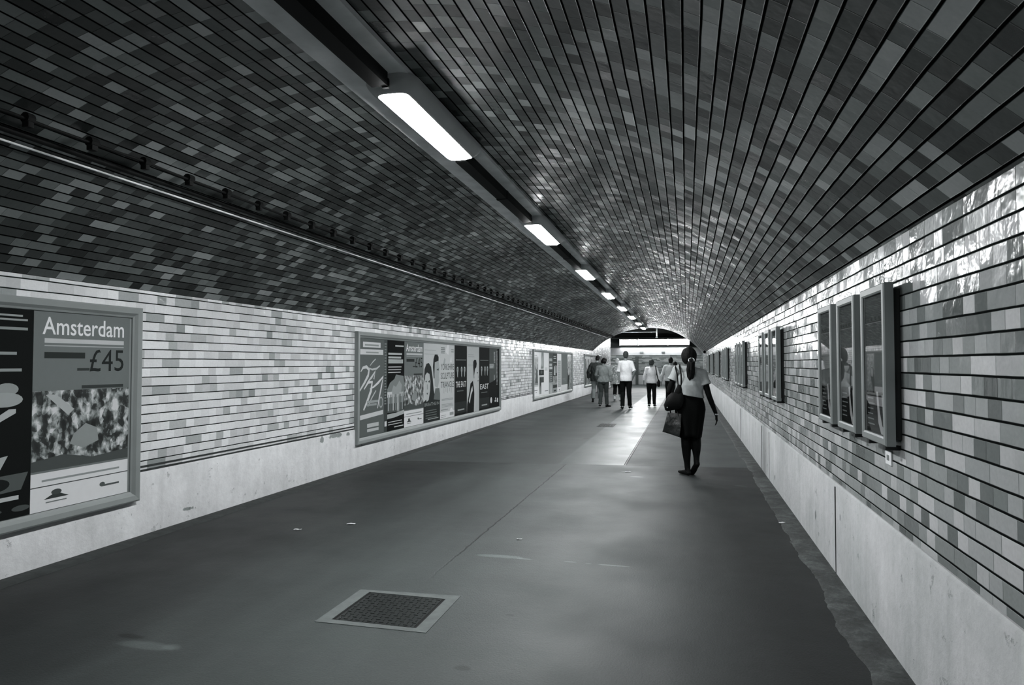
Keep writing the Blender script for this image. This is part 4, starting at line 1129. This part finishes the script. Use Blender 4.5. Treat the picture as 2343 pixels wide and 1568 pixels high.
tag(r, 'dark glossy carrier bag hanging below the black shoulder bag', 'bag')

# the group farther on
g = 'walkers farther down the tunnel'
p = Person('tall person in loose white short-sleeved shirt and black trousers, tallest of the far walkers', (-1.885, 22.05, 0), 1.85, 'm', bw=.90, group=g,
           kneeL=(-.105, .07, .53), ankleL=(-.11, -.02, .09), kneeR=(.10, .02, .53), ankleR=(.115, .10, .10), elbowR=(.285, -.06, 1.19), wristR=(.225, .06, .99), handR=(-.35, .5, -.8), elbowL=(-.25, .03, 1.17))
p.body(); p.trousers(M['trouser_black'], .035, .016, wide=1.05); p.shirt(M['shirt_white'], .90, .46, 'shirt', .020, .036, .014); p.shoes(M['leather'], .06); p.hair(M['hair_grey'], SHORT)
p = Person('stooping person in dark grey jacket and grey trousers, leftmost walker beside the farthest billboard', (-3.24, 25.2, 0), 1.76, 'm', bw=1.14, lean=.04, bend=.16, head=(.35, .15), group=g,
           kneeL=(-.10, .0, .50), ankleL=(-.115, -.10, .10), kneeR=(.10, .10, .50), ankleR=(.12, .10, .085), elbowL=(-.30, -.06, 1.15), wristL=(-.29, .04, .92))
p.body(); p.trousers(M['trouser_grey'], .16, .020, wide=1.15); p.shirt(M['jacket_grey'], .80, .98, 'jacket', .035, .02, .018); p.shoes(M['leather'], .09); p.hair(M['hair_black'], SHORT)
p = Person('person with bowed dark head, pale denim jacket and shiny trousers, nearest of the left walkers', (-2.69, 22.76, 0), 1.66, 'f', bw=1.02, bend=.10, head=(.50, .25), group=g,
           kneeL=(-.08, .05, .48), ankleL=(-.10, -.12, .11), kneeR=(.09, .12, .48), ankleR=(.10, .10, .08), toeR=(.7, 1, 0), elbowL=(-.25, .05, 1.08), wristL=(-.20, .20, .98), handL=(.3, .9, -.2))
p.body(); p.trousers(M['trouser_slate'], .08, .016, wide=1.05); p.shirt(M['denim'], .84, .95, 'jacket', .028, .005, .014); p.shoes(M['leather'], .06); p.hair(M['hair_black'], BOB)
p = Person('pale-haired person in long patterned jacket and cropped black trousers among the left walkers', (-2.60, 26.57, 0), 1.655, 'f', bw=1.05, group=g,
           kneeL=(-.085, .0, .48), ankleL=(-.09, -.16, .13), toeL=(-.1, 1, -.3), kneeR=(.085, .12, .48), ankleR=(.09, .10, .08), elbowR=(.26, -.02, 1.08), wristR=(.22, .12, .95))
p.body(); p.trousers(M['trouser_black'], .26, .018, wide=1.2); p.shirt(M['patterned_cloth'], .66, .95, 'jacket', .032, .03, .014); p.shoes(M['shoe_pale'], .09); p.hair(M['hair_pale'], BOB)
p = Person('grey-haired person in white blouse with one dark shoulder strap, alone in mid-tunnel', (-1.14, 23.38, 0), 1.60, 'f', bw=.93, lean=.0, group=g,
           kneeL=(-.085, .05, .46), ankleL=(-.075, -.03, .085), kneeR=(.085, .02, .46), ankleR=(.085, .06, .085), elbowL=(-.235, -.02, 1.04), wristL=(-.26, .02, .82), elbowR=(.245, -.02, 1.04), wristR=(.28, .04, .82))
p.body(); p.trousers(M['trouser_black'], .045, .014); p.shirt(M['shirt_white'], .79, .84, 'blouse', .016, .020, .010, cuff=.006); p.shoes(M['leather'], .05); p.hair(M['hair_grey'], BOB)
r = empty('handbag', (-1.14 + .235, 23.40, .70))
bm = bmesh.new(); tube(bm, [((0, 0, .02), .055, .09), ((0, 0, .14), .050, .085), ((0, 0, .20), .03, .06)], n=16); obj('bag_body', bm, M['leather'], r, smooth=True)
obj('strap', strap([(-.01, -.055, .20), (-.055, -.150, .40), (-.085, -.150, .58), (-.095, -.10, .655), (-.095, -.02, .685), (-.095, .06, .65)], .014, .004), M['leather'], r, smooth=True)
tag(r, 'black handbag hung by one strap from the shoulder of the grey-haired walker', 'bag')
p = Person('person in pale grey long-sleeved shirt, partly behind the nearest walker', (-.50, 23.2, 0), 1.665, 'm', bw=1.10, group=g,
           kneeL=(-.10, .05, .47), ankleL=(-.10, -.05, .09), ankleR=(.10, .10, .085), elbowL=(-.285, -.05, 1.06), wristL=(-.315, .0, .84))
p.body(); p.trousers(M['trouser_black'], .045, .016); p.shirt(M['shirt_grey'], .88, .95, 'shirt', .024, .015, .012); p.shoes(M['leather'], .05); p.hair(M['hair_black'], SHORT)
p = Person('small dark-haired person glimpsed past the shoulder of the grey-shirted walker', (-.42, 27.0, 0), 1.53, 'f', bw=.95, group=g, kneeL=(-.08, .06, .44), ankleR=(.09, .10, .08))
p.body(); p.trousers(M['trouser_black'], .045, .014); p.shirt(M['shirt_grey'], .80, .5, 'shirt', .02, .015, .010); p.shoes(M['leather'], .05); p.hair(M['hair_black'], BOB)
#PEOPLE-END
# ------------------------------------------------------------------ camera, world, view
cam = bpy.data.cameras.new('camera'); co = bpy.data.objects.new('camera', cam); COL.objects.link(co)
cam.sensor_width = 36; cam.lens = 36 * 1550 / 2343; cam.clip_end = 200; cam.clip_start = .05
th, ps = radians(1.77388), radians(14.41274)
fw = V((-sin(ps) * cos(th), cos(ps) * cos(th), sin(th)))
rt = V((cos(ps), sin(ps), 0)); up = rt.cross(fw)
Mx = Matrix((rt, up, -fw)).transposed().to_4x4(); Mx.translation = (0, 0, 1.46)
co.matrix_world = Mx
SC.camera = co
w = bpy.data.worlds.new('world'); SC.world = w; w.use_nodes = True
w.node_tree.nodes['Background'].inputs[0].default_value = (.9, .97, 1, 1)
w.node_tree.nodes['Background'].inputs[1].default_value = 0.0
SC.view_settings.view_transform = 'Standard'; SC.view_settings.look = 'None'
SC.view_settings.exposure = 0.0; SC.view_settings.gamma = 1.0
SC.view_settings.use_curve_mapping = False
SC.cycles.max_bounces = 7; SC.cycles.diffuse_bounces = 4; SC.cycles.glossy_bounces = 3; SC.cycles.transparent_max_bounces = 12
SC.cycles.use_denoising = True
SC.cycles.caustics_reflective = False
